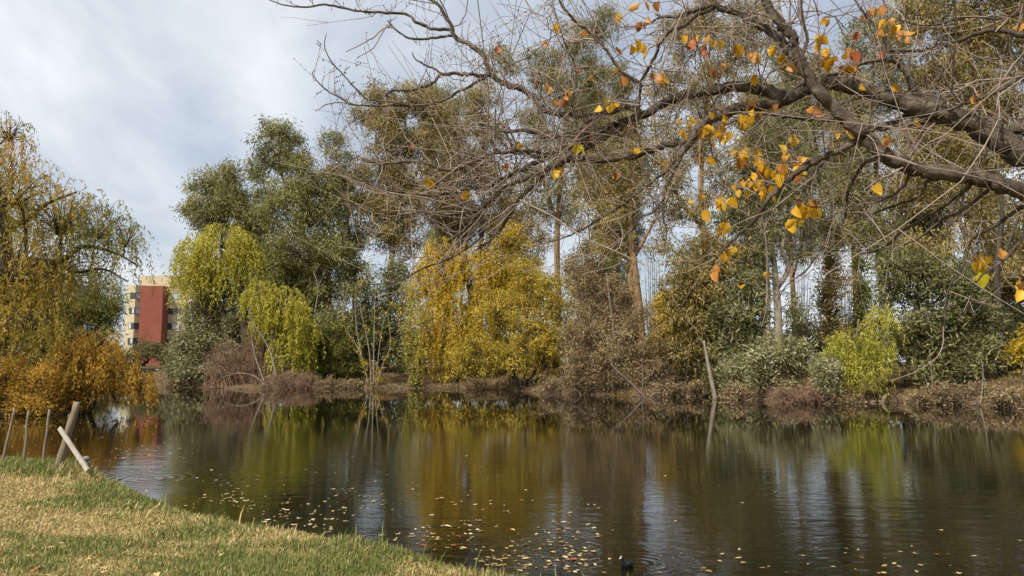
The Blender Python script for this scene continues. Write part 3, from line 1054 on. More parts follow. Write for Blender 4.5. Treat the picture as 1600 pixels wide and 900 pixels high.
build_tree('eucalyptus', 'tall green gum with leaning pale trunks beside the leafless saplings', 520, 9,
           [(425, 212, 26, 24), (410, 250, 20, 20), (455, 240, 30, 30), (470, 300, 44, 44), (435, 320, 36, 32), (500, 330, 36, 44), (450, 390, 48, 42, -1),
            (495, 420, 50, 48), (430, 440, 44, 40, 1), (400, 275, 16, 14), (480, 480, 46, 42), (530, 390, 24, 36), (445, 470, 40, 40)],
           'eucgreen', 'barkpale', sub=0.95, dens=0.92, seed=8,
           trunks=[[(545, 590, 12), (530, 520, 11), (505, 455, 9), (480, 380, 7), (450, 300, 5), (425, 230, 2.5)],
                   [(540, 590, 10), (518, 500, 9), (512, 420, 7), (505, 340, 4), (490, 280, 2)]])
build_tree('eucalyptus', 'slender pale-leaved gum between the green gum and the big brown gum', 548, 12,
           [(520, 222, 16, 20), (530, 265, 24, 26), (540, 315, 28, 28), (525, 290, 20, 30), (555, 370, 24, 34), (550, 430, 22, 32)],
           'euc', 'barkpale', sub=0.85, dens=0.85, seed=9,
           trunks=[[(556, 590, 8), (554, 480, 7), (548, 380, 5), (535, 290, 3), (521, 215, 1.5)]])
build_tree('eucalyptus', 'big brown-leaved gum, tallest of the left half, behind the branch tips', 612, 13,
           [(590, 150, 24, 22), (640, 160, 36, 28), (575, 185, 22, 26), (620, 205, 42, 34), (680, 175, 32, 30), (665, 230, 38, 36), (600, 260, 40, 38),
            (640, 300, 40, 40), (600, 330, 34, 40), (690, 290, 28, 36), (625, 370, 36, 34), (580, 290, 24, 30), (710, 220, 20, 26)],
           'eucbrown', 'barkpale', sub=1.0, dens=0.82, seed=10,
           trunks=[[(602, 590, 13), (606, 500, 11), (610, 420, 9), (622, 330, 7), (635, 240, 5), (630, 165, 2.5)],
                   [(612, 400, 6), (598, 310, 4), (588, 220, 3), (585, 165, 1.5)], [(622, 330, 6), (660, 250, 4), (680, 180, 2)]])
build_tree('understory_tree', 'dark green understory tree behind the leafless saplings', 600, 6,
           [(570, 470, 36, 50), (605, 520, 40, 46), (560, 540, 36, 40), (620, 450, 28, 44), (525, 530, 30, 46), (640, 550, 30, 34)],
           'darkgreen', 'barkdark', style='bush', sub=0.85, dens=0.95, seed=11)
build_tree('weeping_willow', 'small yellow-green willow over the reddish leafless shrub', 430, 2.2,
           [(405, 460, 26, 26), (440, 478, 34, 34), (470, 510, 24, 36), (420, 500, 24, 30), (455, 545, 32, 28)],
           'willowgreen', 'bark', style='willow', dens=1.0, strand=2.3, L=0.3, Wd=0.095, seed=12)
build_tree('broadleaf_shrub', 'dark green shrub between the small willow and the saplings', 512, 3.0,
           [(515, 535, 32, 34), (495, 560, 26, 30), (540, 560, 22, 30), (510, 580, 30, 18)], 'green', 'bark', style='bush', sub=0.6, dens=1.1, seed=13, cat='shrub')
build_twig_bush('leafless_shrub', 'domed reddish-brown leafless shrub at the water beside the two pale leaning trunks', 352, 0.6,
                [(352, 566, 40, 36), (385, 575, 34, 28), (405, 525, 28, 40, 0.6)], 'redtwig', 20, 0.85)
build_twig_bush('leafless_shrub', 'low dusky-red leafless shrub reaching out over the water', 455, -0.8,
                [(440, 596, 32, 18), (478, 594, 26, 16)], 'redtwig', 21, 1.3)
build_stems('leaning_trunk', 'pair of pale leaning bare trunks in the reddish shrub', 'tree',
            [[(434, 608, 5.5), (430, 580, 5), (423, 552, 4), (411, 528, 3), (396, 505, 2), (386, 480, 1)], [(416, 604, 4), (406, 578, 3.5), (397, 550, 3), (392, 515, 2), (390, 480, 1)],
             [(418, 600, 3), (398, 588, 2.4), (372, 583, 1.8), (348, 590, 1)]],
            depth_at(425, 0.2), 'barkpale', 1, 34, twl=0.9)
build_stems('bare_sapling', 'single pale forked leafless sapling left of the saplings clump', 'tree',
            [[(485, 590, 3), (489, 540, 2.8), (492, 490, 2.5), (497, 450, 2), (490, 425, 1)], [(497, 450, 1.6), (505, 430, 1.2), (508, 420, 0.8)],
             [(503, 512, 1.4), (520, 492, 1.2), (530, 470, 0.8)]],
            depth_at(487, 1.6), 'barkpale', 2, 16)
build_stems('bare_saplings', 'clump of thin pale leafless stems rising from one stump on the bank', 'shrub',
            [[(575, 605, 5), (570, 575, 3), (560, 545, 2.5), (538, 510, 2), (537, 480, 1.5), (543, 450, 1)],
             [(578, 605, 4), (566, 560, 3), (558, 520, 2.5), (555, 480, 2), (556, 445, 1)],
             [(580, 605, 5), (578, 560, 3), (572, 520, 2.5), (563, 480, 2), (565, 440, 1)],
             [(584, 605, 5), (584, 560, 3), (585, 500, 2.5), (587, 440, 1.2)],
             [(588, 605, 4), (598, 570, 2.5), (610, 540, 2), (606, 490, 1.2)],
             [(586, 605, 3), (592, 550, 2), (600, 500, 1.5), (618, 462, 1)]],
            depth_at(580, 0.3), 'barkpale', 3, 60, 'yellow', leafn=500, twl=0.9)
build_stems('leafy_saplings', 'clump of upright saplings with sparse green leaves left of the yellow willow', 'shrub',
            [[(645, 606, 6), (640, 570, 3), (630, 530, 2.5), (622, 490, 1.6), (632, 450, 1)],
             [(648, 606, 5), (646, 560, 3), (642, 510, 2.2), (640, 450, 1)], [(652, 606, 5), (655, 560, 2.5), (658, 520, 1.8), (656, 480, 1)],
             [(644, 606, 4), (636, 560, 2), (640, 500, 1.4), (650, 462, 0.8)]],
            depth_at(648, 0.25), 'bark', 4, 90, 'willowfresh', leafn=1500, twl=1.0)
build_tree('weeping_willow', 'big yellow weeping willow at the middle of the far bank', 738, 4.5,
           [(690, 410, 36, 34), (730, 430, 36, 40), (670, 450, 28, 36), (700, 480, 36, 36, -1), (760, 460, 24, 40), (715, 520, 36, 32, -1), (665, 500, 22, 34), (690, 385, 22, 20), (748, 505, 30, 40, -1), (742, 400, 20, 26), (680, 545, 26, 22, -1)],
           'willowyellow', 'barkdark', style='willow', dens=0.78, strand=3.4, L=0.3, Wd=0.095, seed=14,
           trunks=[[(728, 600, 16), (730, 540, 13), (738, 480, 11), (728, 430, 8), (705, 395, 4)], [(738, 490, 7), (700, 460, 5), (675, 440, 3)],
                   [(735, 520, 6), (705, 545, 5), (690, 535, 3)]])
build_tree('yellow_tree', 'upright yellow tree rising behind the yellow willow', 798, 9,
           [(800, 378, 24, 28), (790, 420, 26, 36), (815, 440, 24, 36), (790, 470, 28, 36), (765, 425, 14, 28)],
           'yellow', 'barkdark', style='euc', sub=0.7, dens=0.95, seed=15, L=0.28, trunk_px=6)
build_tree('spreading_tree', 'spreading yellow-olive tree with several dark trunks at the water edge', 822, 0.9,
           [(830, 450, 42, 34, 2), (780, 490, 38, 36, 1), (860, 480, 40, 40, 1), (830, 510, 44, 38), (750, 555, 40, 28, -0.5), (790, 560, 36, 26, -0.5), (855, 550, 38, 34), (720, 575, 22, 18, -1),
            (820, 415, 24, 22, 2)],
           'yellowolive', 'barkdark', style='euc', sub=0.6, dens=0.58, seed=16, L=0.24, Wd=0.09,
           trunks=[[(820, 606, 11), (800, 585, 8), (775, 565, 5), (740, 548, 3)], [(822, 606, 9), (820, 560, 5), (822, 510, 4), (830, 450, 2)],
                   [(826, 606, 8), (838, 570, 5), (846, 520, 3.5), (842, 470, 2)], [(830, 606, 7), (850, 575, 4), (870, 530, 2.5)]])
build_tree('scrub_tree', 'grey-brown scrubby tree with dull green top at the middle of the bank', 960, 1.6,
           [(905, 430, 34, 38, 2), (945, 470, 40, 40, 1), (915, 520, 38, 46), (985, 520, 42, 44), (950, 570, 50, 36, -0.5), (1015, 560, 34, 40), (900, 575, 26, 32), (975, 450, 20, 30, 1)],
           'deadleaf', 'bark', style='bush', sub=0.6, dens=0.72, seed=17, L=0.2, Wd=0.07)
build_twig_bush('leafless_shrub', 'brown leafless brush trailing into the water below the scrubby tree', 930, 0.2,
                [(905, 592, 38, 22), (955, 596, 44, 24), (1010, 598, 40, 22), (860, 598, 26, 14)], 'browntwig', 22, 0.8, leafmat='deadleaf', leafn=8)
build_stems('dead_branch', 'grey dead branch leaning out of the water under the scrubby tree', 'fallen branch',
            [[(1012, 614, 6), (985, 598, 5), (962, 578, 4), (955, 568, 2)], [(1002, 608, 4), (1005, 585, 2.5), (1002, 560, 1.5)],
             [(1004, 596, 2), (1015, 586, 1.5), (1023, 576, 1)], [(1010, 616, 4), (1022, 615, 3), (1034, 615, 2)]], depth_at(1000, -1.2), 'bark', 5, 14, thin=0.8)
build_stems('dark_bent_stems', 'dark bent leafless stems beside the white leaning trunk', 'shrub',
            [[(1066, 618, 5), (1058, 592, 4), (1046, 572, 3), (1030, 560, 2)], [(1064, 618, 4), (1050, 602, 3), (1032, 594, 2)], [(1070, 618, 4), (1072, 590, 3), (1076, 565, 2)],
             [(1060, 618, 3), (1046, 606, 2.4), (1024, 606, 1.5)]], depth_at(1060, -0.2), 'barkdark', 6, 40, twl=0.8)
build_tree('yellow_tree', 'small bright yellow tree behind the dark bent stems', 1045, 6,
           [(1045, 500, 30, 30), (1060, 530, 26, 26), (1035, 535, 24, 26), (1050, 475, 20, 18)], 'yellow', 'barkdark', style='euc', sub=0.6, dens=0.95, seed=18, L=0.26, trunk_px=5)
build_tree('eucalyptus', 'gum with twin tan trunks and thin brown crown, right of the yellow tree', 1000, 13,
           [(930, 300, 34, 30), (985, 280, 40, 36), (960, 350, 34, 28), (1040, 330, 30, 30), (1010, 225, 40, 36), (940, 240, 28, 28), (1060, 270, 28, 30), (1030, 390, 20, 16), (950, 390, 24, 16)],
           'eucbrown', 'barktan', sub=0.9, dens=0.6, seed=19, L=0.3, Wd=0.1,
           trunks=[[(1005, 585, 14), (1000, 500, 13), (993, 430, 11), (985, 350, 8), (990, 270, 5), (1000, 220, 2.5)],
                   [(1000, 500, 10), (984, 440, 8), (988, 410, 6), (960, 390, 4), (930, 330, 2)], [(992, 400, 6), (1020, 350, 4), (1050, 300, 2)]])
build_tree('olive_tree', 'tall olive-brown tree standing over the white leaning trunk', 1105, 2.2,
           [(1095, 400, 38, 34, 1), (1070, 440, 32, 34), (1120, 450, 44, 44), (1085, 490, 40, 34), (1140, 400, 24, 34, 1), (1060, 545, 24, 36), (1100, 560, 36, 36)],
           'olivebrown', 'bark', style='euc', sub=0.75, dens=0.92, seed=23)
build_tree('dark_green_tree', 'dark green tree right of the white leaning trunk', 1150, 3.2,
           [(1150, 490, 36, 42), (1165, 450, 26, 34), (1145, 550, 36, 34, -0.6), (1175, 520, 22, 40), (1130, 590, 30, 20, -1), (1180, 580, 16, 26)],
           'darkgreen', 'bark', style='bush', sub=0.7, dens=1.05, seed=24)
build_stems('leaning_trunk', 'white bare trunk leaning up out of the water', 'tree',
            [[(1120, 632, 9), (1114, 606, 8.4), (1107, 572, 6.5), (1102, 545, 4.5), (1100, 532, 3)], [(1103, 550, 3), (1098, 535, 2), (1090, 528, 1)]], depth_at(1115, -2.4), 'barkpale', 7, 6, thin=0.9)
build_tree('grey_green_shrub', 'grey-green shrub overhanging the water between the dark tree and the red shrub', 1210, 0.7,
           [(1205, 555, 30, 28), (1235, 560, 26, 28), (1215, 590, 34, 20), (1190, 580, 18, 24), (1250, 545, 18, 20)], 'greygreen', 'bark', style='bush', sub=0.5, dens=1.1, seed=25, cat='shrub', L=0.26)
build_tree('eucalyptus', 'gum with forked grey-white trunk and dark leaf clumps', 1214, 11,
           [(1150, 330, 40, 34), (1200, 300, 34, 34), (1250, 330, 40, 34), (1180, 380, 36, 26), (1270, 280, 30, 34), (1120, 400, 24, 24), (1170, 250, 34, 34), (1230, 220, 36, 34), (1255, 400, 24, 22),
            (1240, 470, 16, 26), (1185, 450, 16, 24)],
           'darkgreen', 'barkpale', sub=0.8, dens=0.66, seed=26, L=0.3, Wd=0.1,
           trunks=[[(1216, 590, 13), (1216, 500, 12), (1212, 440, 10), (1208, 400, 8), (1195, 340, 6), (1200, 260, 3)], [(1214, 450, 9), (1232, 420, 8), (1222, 385, 6), (1245, 330, 4), (1255, 280, 2)],
                   [(1198, 585, 8), (1200, 470, 8), (1195, 400, 7), (1185, 330, 4)]])
build_tree('poplar', 'narrow dark columnar poplar with ochre edges', 1296, 15,
           [(1296, 395, 14, 28), (1300, 440, 18, 32), (1292, 480, 20, 30), (1300, 515, 16, 26), (1298, 360, 9, 22)], 'olivebrown', 'barkdark', style='bush', sub=0.6, dens=1.15, seed=27, trunk_px=7, L=0.28)
build_tree('poplar', 'shorter green poplar just right of the ochre-edged one', 1345, 16,
           [(1345, 425, 11, 28), (1348, 460, 14, 28), (1342, 495, 14, 28)], 'green', 'barkdark', style='bush', sub=0.6, dens=1.1, seed=28, trunk_px=5, L=0.28)
build_tree('weeping_willow', 'fresh green weeping willow sweeping down to the water on the right', 1335, 1.2,
           [(1375, 500, 24, 26, 1), (1330, 540, 34, 28), (1365, 545, 28, 30), (1305, 565, 24, 24, -0.5), (1345, 575, 36, 20, -0.6)],
           'willowfresh', 'bark', style='willow', dens=1.5, strand=1.5, L=0.24, Wd=0.07, seed=29)
build_twig_bush('leafless_shrub', 'low reddish-brown leafless shrub at the foot of the fresh green willow', 1240, -0.9,
                [(1232, 616, 34, 18), (1268, 616, 28, 16)], 'redtwig', 23, 1.5)
build_tree('dark_green_tree', 'broad dark green tree with low skirts on the right bank', 1450, 3.0,
           [(1440, 420, 44, 36, 1), (1400, 460, 36, 40, 1), (1480, 450, 46, 44), (1440, 510, 46, 44), (1500, 520, 46, 44, -0.5), (1490, 575, 42, 32, -1), (1530, 480, 36, 44, 0.5),
            (1460, 555, 30, 30, -0.5), (1390, 415, 24, 28, 2), (1525, 560, 30, 36)],
           'darkgreen', 'barkdark', style='bush', sub=0.75, dens=0.98, seed=30)
build_stems('leafless_tree', 'dark upright trunk standing right of the broad dark green tree', 'tree',
            [[(1567, 590, 15), (1564, 540, 13), (1560, 480, 11), (1557, 420, 9), (1566, 340, 6), (1560, 260, 3)], [(1558, 430, 6), (1580, 370, 4), (1600, 320, 2)]], depth_at(1565, 8), 'barkdark', 8, 30, twl=1.4, thin=1.0)
build_tree('eucalyptus', 'huge ochre-olive gum filling the upper right behind the limbs', 1510, 14,
           [(1480, 40, 60, 55), (1560, 60, 60, 60), (1440, 110, 50, 46), (1520, 140, 60, 50), (1590, 170, 50, 55), (1460, 210, 46, 42), (1540, 240, 50, 44), (1430, 290, 40, 36), (1500, 320, 50, 40), (1580, 320, 44, 44),
            (1500, -40, 70, 50), (1600, -20, 60, 60), (1640, 100, 50, 70), (1420, 30, 36, 44), (1470, 390, 44, 30), (1570, 400, 40, 34)],
           'eucbrown', 'barkpale', sub=1.05, dens=0.66, seed=31,
           trunks=[[(1525, 590, 20), (1522, 470, 17), (1515, 360, 14), (1525, 240, 11), (1520, 120, 8), (1500, 0, 4)], [(1518, 380, 10), (1470, 290, 7), (1450, 200, 5), (1455, 100, 2.5)],
                   [(1524, 260, 9), (1570, 180, 6), (1600, 60, 3)]])
build_tree('eucalyptus', 'olive gum behind the dark green tree, under the lower limb', 1390, 18,
           [(1360, 340, 36, 34), (1400, 300, 38, 36), (1340, 280, 30, 34), (1390, 380, 34, 30), (1360, 220, 36, 40), (1330, 150, 34, 40), (1390, 140, 34, 40), (1370, 60, 40, 44), (1310, 350, 22, 26)],
           'euc', 'barkpale', sub=0.9, dens=0.66, seed=32, L=0.3, Wd=0.1,
           trunks=[[(1378, 590, 13), (1380, 480, 11), (1372, 380, 9), (1370, 270, 7), (1360, 160, 5), (1368, 60, 2)]])
build_tree('eucalyptus', 'very tall thin-crowned brown gum behind the tangle of twigs left of centre', 870, 19,
           [(850, 110, 34, 36), (900, 70, 34, 36), (880, 150, 38, 34), (840, 200, 34, 34), (910, 200, 36, 34), (870, 260, 38, 34), (830, 290, 26, 30), (930, 130, 28, 34), (880, 320, 34, 26), (940, 40, 24, 30), (785, 95, 20, 26)],
           'euc', 'barktan', sub=1.0, dens=0.7, seed=33, L=0.3, Wd=0.1,
           trunks=[[(868, 590, 12), (872, 480, 10), (870, 380, 9), (876, 280, 7), (885, 160, 5), (905, 60, 2)], [(872, 350, 5), (845, 260, 4), (845, 130, 2)]])
build_tree('eucalyptus', 'tall brown gum behind the limb at the top middle of the picture', 1120, 20,
           [(1060, 60, 36, 40), (1110, 30, 40, 40), (1150, 90, 40, 40), (1090, 130, 38, 36), (1040, 150, 30, 34), (1130, 180, 38, 34), (1080, 220, 34, 32), (1180, 40, 30, 40), (1120, 270, 34, 30), (1160, 330, 24, 26), (1080, 320, 26, 26)],
           'eucbrown', 'barktan', sub=1.0, dens=0.66, seed=34, L=0.3, Wd=0.1,
           trunks=[[(1105, 590, 13), (1106, 480, 11), (1100, 380, 9), (1095, 280, 8), (1105, 160, 5), (1110, 50, 2)], [(1100, 360, 7), (1055, 300, 6), (1030, 240, 4), (1020, 170, 2)], [(1104, 400, 5), (1140, 320, 4), (1150, 220, 2)]])
build_tree('eucalyptus', 'greenish gum behind the yellow willow, under the lowest branch tip', 742, 16,
           [(740, 330, 34, 30), (770, 280, 36, 34), (730, 260, 30, 32), (790, 330, 28, 30), (760, 220, 30, 34), (750, 160, 26, 34), (700, 350, 22, 26)],
           'eucbrown', 'barkdark', sub=0.95, dens=0.66, seed=35, trunks=[[(752, 590, 11), (750, 470, 9), (752, 370, 8), (756, 270, 5), (752, 160, 2)], [(751, 420, 5), (770, 360, 4), (790, 310, 2)]])
build_tree('yellow_shrub', 'small yellow shrub at the right edge of the picture', 1598, 7,
           [(1600, 555, 20, 22), (1615, 540, 22, 26)], 'yellow', 'bark', style='bush', sub=0.5, dens=1.0, seed=36, cat='shrub', L=0.24)
build_twig_bush('dry_brush', 'tangle of dry brush at the water under the broad dark green tree', 1490, -0.1,
                [(1480, 612, 34, 16), (1530, 612, 30, 18), (1440, 620, 20, 10)], 'browntwig', 24, 1.1, leafmat='deadleaf', leafn=14)
build_twig_bush('dry_brush', 'tangle of dry brush along the bank at the right edge', 1585, 0.2,
                [(1570, 618, 30, 14), (1620, 616, 36, 20)], 'browntwig', 25, 1.1, leafmat='deadleaf', leafn=16)
for k, (px, off, ms_, lab) in enumerate([
        (765, -0.2, [(745, 600, 26, 13), (790, 602, 26, 15)], 'dead brush at the water under the spreading yellow tree'),
        (1060, -0.2, [(1045, 606, 26, 16), (1085, 606, 26, 16)], 'dead brush at the water round the dark bent stems'),
        (1165, -0.1, [(1150, 612, 28, 15), (1190, 614, 26, 15)], 'dead brush at the water under the dark green tree'),
        (1315, -0.2, [(1305, 624, 22, 10), (1335, 624, 22, 10)], 'dead brush at the foot of the fresh green willow'),
        (530, 0.1, [(515, 600, 24, 11), (548, 600, 20, 9)], 'dead brush on the bank left of the leafless sapling clump'),
        (300, -0.1, [(280, 598, 26, 9), (318, 600, 24, 10)], 'dead brush at the water under the grey-green tree')]):
    build_twig_bush('dry_brush', lab, px, off, ms_, 'browntwig', 70 + k, 1.1, leafmat='deadleaf', leafn=10)
build_stems('bare_sapling', 'thin pale double-stemmed sapling at the water right of the driftwood', 'tree',
            [[(1459, 628, 3.4), (1457, 600, 2.6), (1455, 575, 1.6), (1452, 550, 1)], [(1457, 628, 2.6), (1450, 605, 2), (1444, 585, 1)]], depth_at(1457, -0.1), 'barkpale', 9, 14)
build_stems('bare_sapling', 'thin pale single sapling under the skirts of the broad dark green tree', 'tree',
            [[(1531, 632, 3.4), (1535, 605, 2.6), (1536, 580, 1.6), (1533, 560, 1)]], depth_at(1531, -0.1), 'barkpale', 10, 14)
build_stems('driftwood', 'bleached driftwood log with a raised stub at the water edge', 'log',
            [[(1352, 629, 4, 0), (1366, 628, 5, 0), (1380, 628, 5.5, 0)], [(1377, 629, 7), (1381, 622, 6), (1386, 616, 3)]], depth_at(1370, -0.35), 'deadwood', 11, thin=1.0)
for k, (px, d, h, lab) in enumerate([(962, 120, 395, 'pale bare poplar far behind, nearest the scrubby tree'), (985, 125, 385, 'pale bare poplar far behind, between the tan trunks'),
                                     (1020, 118, 400, 'pale bare poplar far behind, right of the tan trunks'), (1325, 112, 405, 'pale bare poplar far behind, between the two columnar poplars'),
                                     (1252, 116, 410, 'pale bare poplar far behind, right of the forked white trunk')]):
    build_stems('bare_poplar', lab, 'tree', [[(px + dx * 0.3, 572, 3.5 - abs(dx) * 0.1), (px + dx * 0.7, 500, 2.4), (px + dx, h + abs(dx) * 2.0, 0.8)] for dx in (0, -7, 6, -12, 11, 3, -4, 15)],
                d, 'barkpale', 40 + k, 260, twl=3.0, group='bare poplars far behind')

# low growth and far hedgerow behind the trunks, so that the bank does not end in bare sky
for k, (px, off, w, col, lab) in enumerate([
        (700, 16, 60, 'darkgreen', 'dark hedge bush behind the yellow willow'), (900, 18, 70, 'olivebrown', 'olive hedge bush behind the spreading tree'),
        (1090, 22, 70, 'olivebrown', 'olive hedge bush behind the olive-brown tree'), (1260, 20, 60, 'greygreen', 'grey hedge bush behind the forked white trunk'),
        (1420, 22, 70, 'olivebrown', 'olive hedge bush behind the fresh green willow'), (1570, 20, 60, 'greygreen', 'grey hedge bush behind the dark upright trunk'),
        (560, 20, 60, 'darkgreen', 'dark hedge bush behind the sapling clumps'), (430, 20, 60, 'darkgreen', 'dark hedge bush behind the tall green gum')]):
    build_tree('hedge_bush', lab, px, off, [(px - w * 0.6, 545, w * 0.6, 26), (px + w * 0.5, 540, w * 0.6, 30), (px, 530, w * 0.5, 30)], col, 'barkdark', style='bush', sub=1.0, dens=0.8,
               cat='shrub', seed=50 + k, L=0.4, Wd=0.15)


def copy_tree(src, px, Y, rot, sc, label, group='trees standing farther back'):
    r = src.copy()
    COL.objects.link(r)
    x = at(px, 565, Y)[0]
    r.location = (x, Y, gz(x, Y))
    r.rotation_euler = (0, 0, rot)
    r.scale = (sc, sc, sc)
    tag(r, label, 'tree', group)
    for ch in src.children:
        c = ch.copy()
        COL.objects.link(c)
        c.parent = r
    return r


by = {o['label']: o for o in COL.objects if o.type == 'EMPTY' and 'label' in o}
pick = lambda w: next(o for l, o in by.items() if w in l)
for w, px, d, rot, sc, lab in [
        ('olive-brown gum with a broad', 690, 92, 2.0, 1.0, 'hazy olive gum far back behind the greenish gum'),
        ('tall olive-brown tree', 940, 84, 2.5, 1.1, 'olive tree far back behind the grey-brown scrubby tree'),
        ('slender pale-leaved', 965, 98, 4.0, 1.3, 'slender gum far back, left of the twin tan trunks'),
        ('dark green understory', 1080, 80, 1.2, 1.1, 'dark leafy tree far back behind the small bright yellow tree'),
        ('slender pale-leaved', 1180, 85, 2.2, 1.3, 'slender gum far back behind the forked grey-white trunk'),
        ('olive-brown gum with a broad', 1450, 76, 1.5, 1.2, 'broad gum far back above the broad dark green tree'),
        ('very tall thin-crowned', 700, 96, 2.2, 1.05, 'thin tall gum far back behind the greenish gum'),
        ('very tall thin-crowned', 985, 104, 4.4, 1.1, 'thin tall gum far back, seen past the twin tan trunks'),
        ('very tall thin-crowned', 1195, 98, 1.2, 1.1, 'thin tall gum far back, left of the forked grey-white trunk'),
        ('very tall thin-crowned', 1300, 92, 3.3, 1.1, 'thin tall gum far back directly over the columnar poplar'),
        ('tall brown gum behind the limb', 935, 108, 2.0, 1.15, 'brown gum far back over the grey-brown scrubby tree'),
        ('tall brown gum behind the limb', 1250, 96, 5.0, 1.1, 'brown gum far back, right of the forked grey-white trunk'),
        ('tall brown gum behind the limb', 1345, 90, 0.9, 1.05, 'brown gum far back over the shorter green poplar'),
        ('gum with twin tan trunks', 800, 98, 2.6, 1.1, 'thin brown gum far back behind the upright yellow tree'),
        ('slender pale-leaved', 1555, 70, 0.5, 1.2, 'slender gum far back at the dark upright trunk'),
        ('tall olive-brown tree', 1590, 64, 5.0, 1.1, 'olive tree far back at the right edge'),
        ]:
    copy_tree(pick(w), px, d, rot, sc, lab)
for px, off, rot, sc, lab in [(1290, 0.6, 1.0, 0.7, 'small grey-green shrub tucked against the left of the fresh green willow'),
                              (1150, 0.2, 5.2, 0.75, 'grey-green shrub overhanging the water under the dark green tree')]:
    o = copy_tree(pick('grey-green shrub overhanging'), px, depth_at(px, off), rot, sc, lab, 'grey-green shrubs along the far waterline')
    o['category'] = 'shrub'
hb = [pick('dark hedge bush behind the yellow'), pick('olive hedge bush behind the spreading'), pick('grey hedge bush behind the forked')]
for i, (px, d, sc, lab) in enumerate([(655, 88, 0.9, 'low hedge far back, seen between the sapling clumps and the yellow willow'), (770, 86, 0.9, 'low hedge far back under the upright yellow tree'),
                                      (985, 78, 1.0, 'low hedge far back at the foot of the twin tan trunks'), (1185, 72, 0.9, 'low hedge far back at the foot of the forked white trunk'),
                                      (1335, 66, 0.9, 'low hedge far back under the two columnar poplars'), (1495, 64, 1.0, 'low hedge far back under the broad dark green tree'),
                                      (225, 100, 0.7, 'low hedge far back at the foot of the building'), (150, 98, 0.8, 'low hedge far back, left of the building'), (840, 80, 1.0, 'low hedge far back behind the spreading yellow tree'),
                                      (500, 92, 1.0, 'low hedge far back behind the dark green shrub'), (330, 96, 1.0, 'low hedge far back behind the grey-green tree'), (60, 80, 1.0, 'low hedge far back behind the ochre willow'), (1620, 60, 1.0, 'low hedge far back beyond the right edge')]):
    o = copy_tree(hb[i % 3], px, d, 1.1 * i, sc, lab, 'low hedges far back')
    o['category'] = 'shrub'
print('foliage triangles', TRI[0])

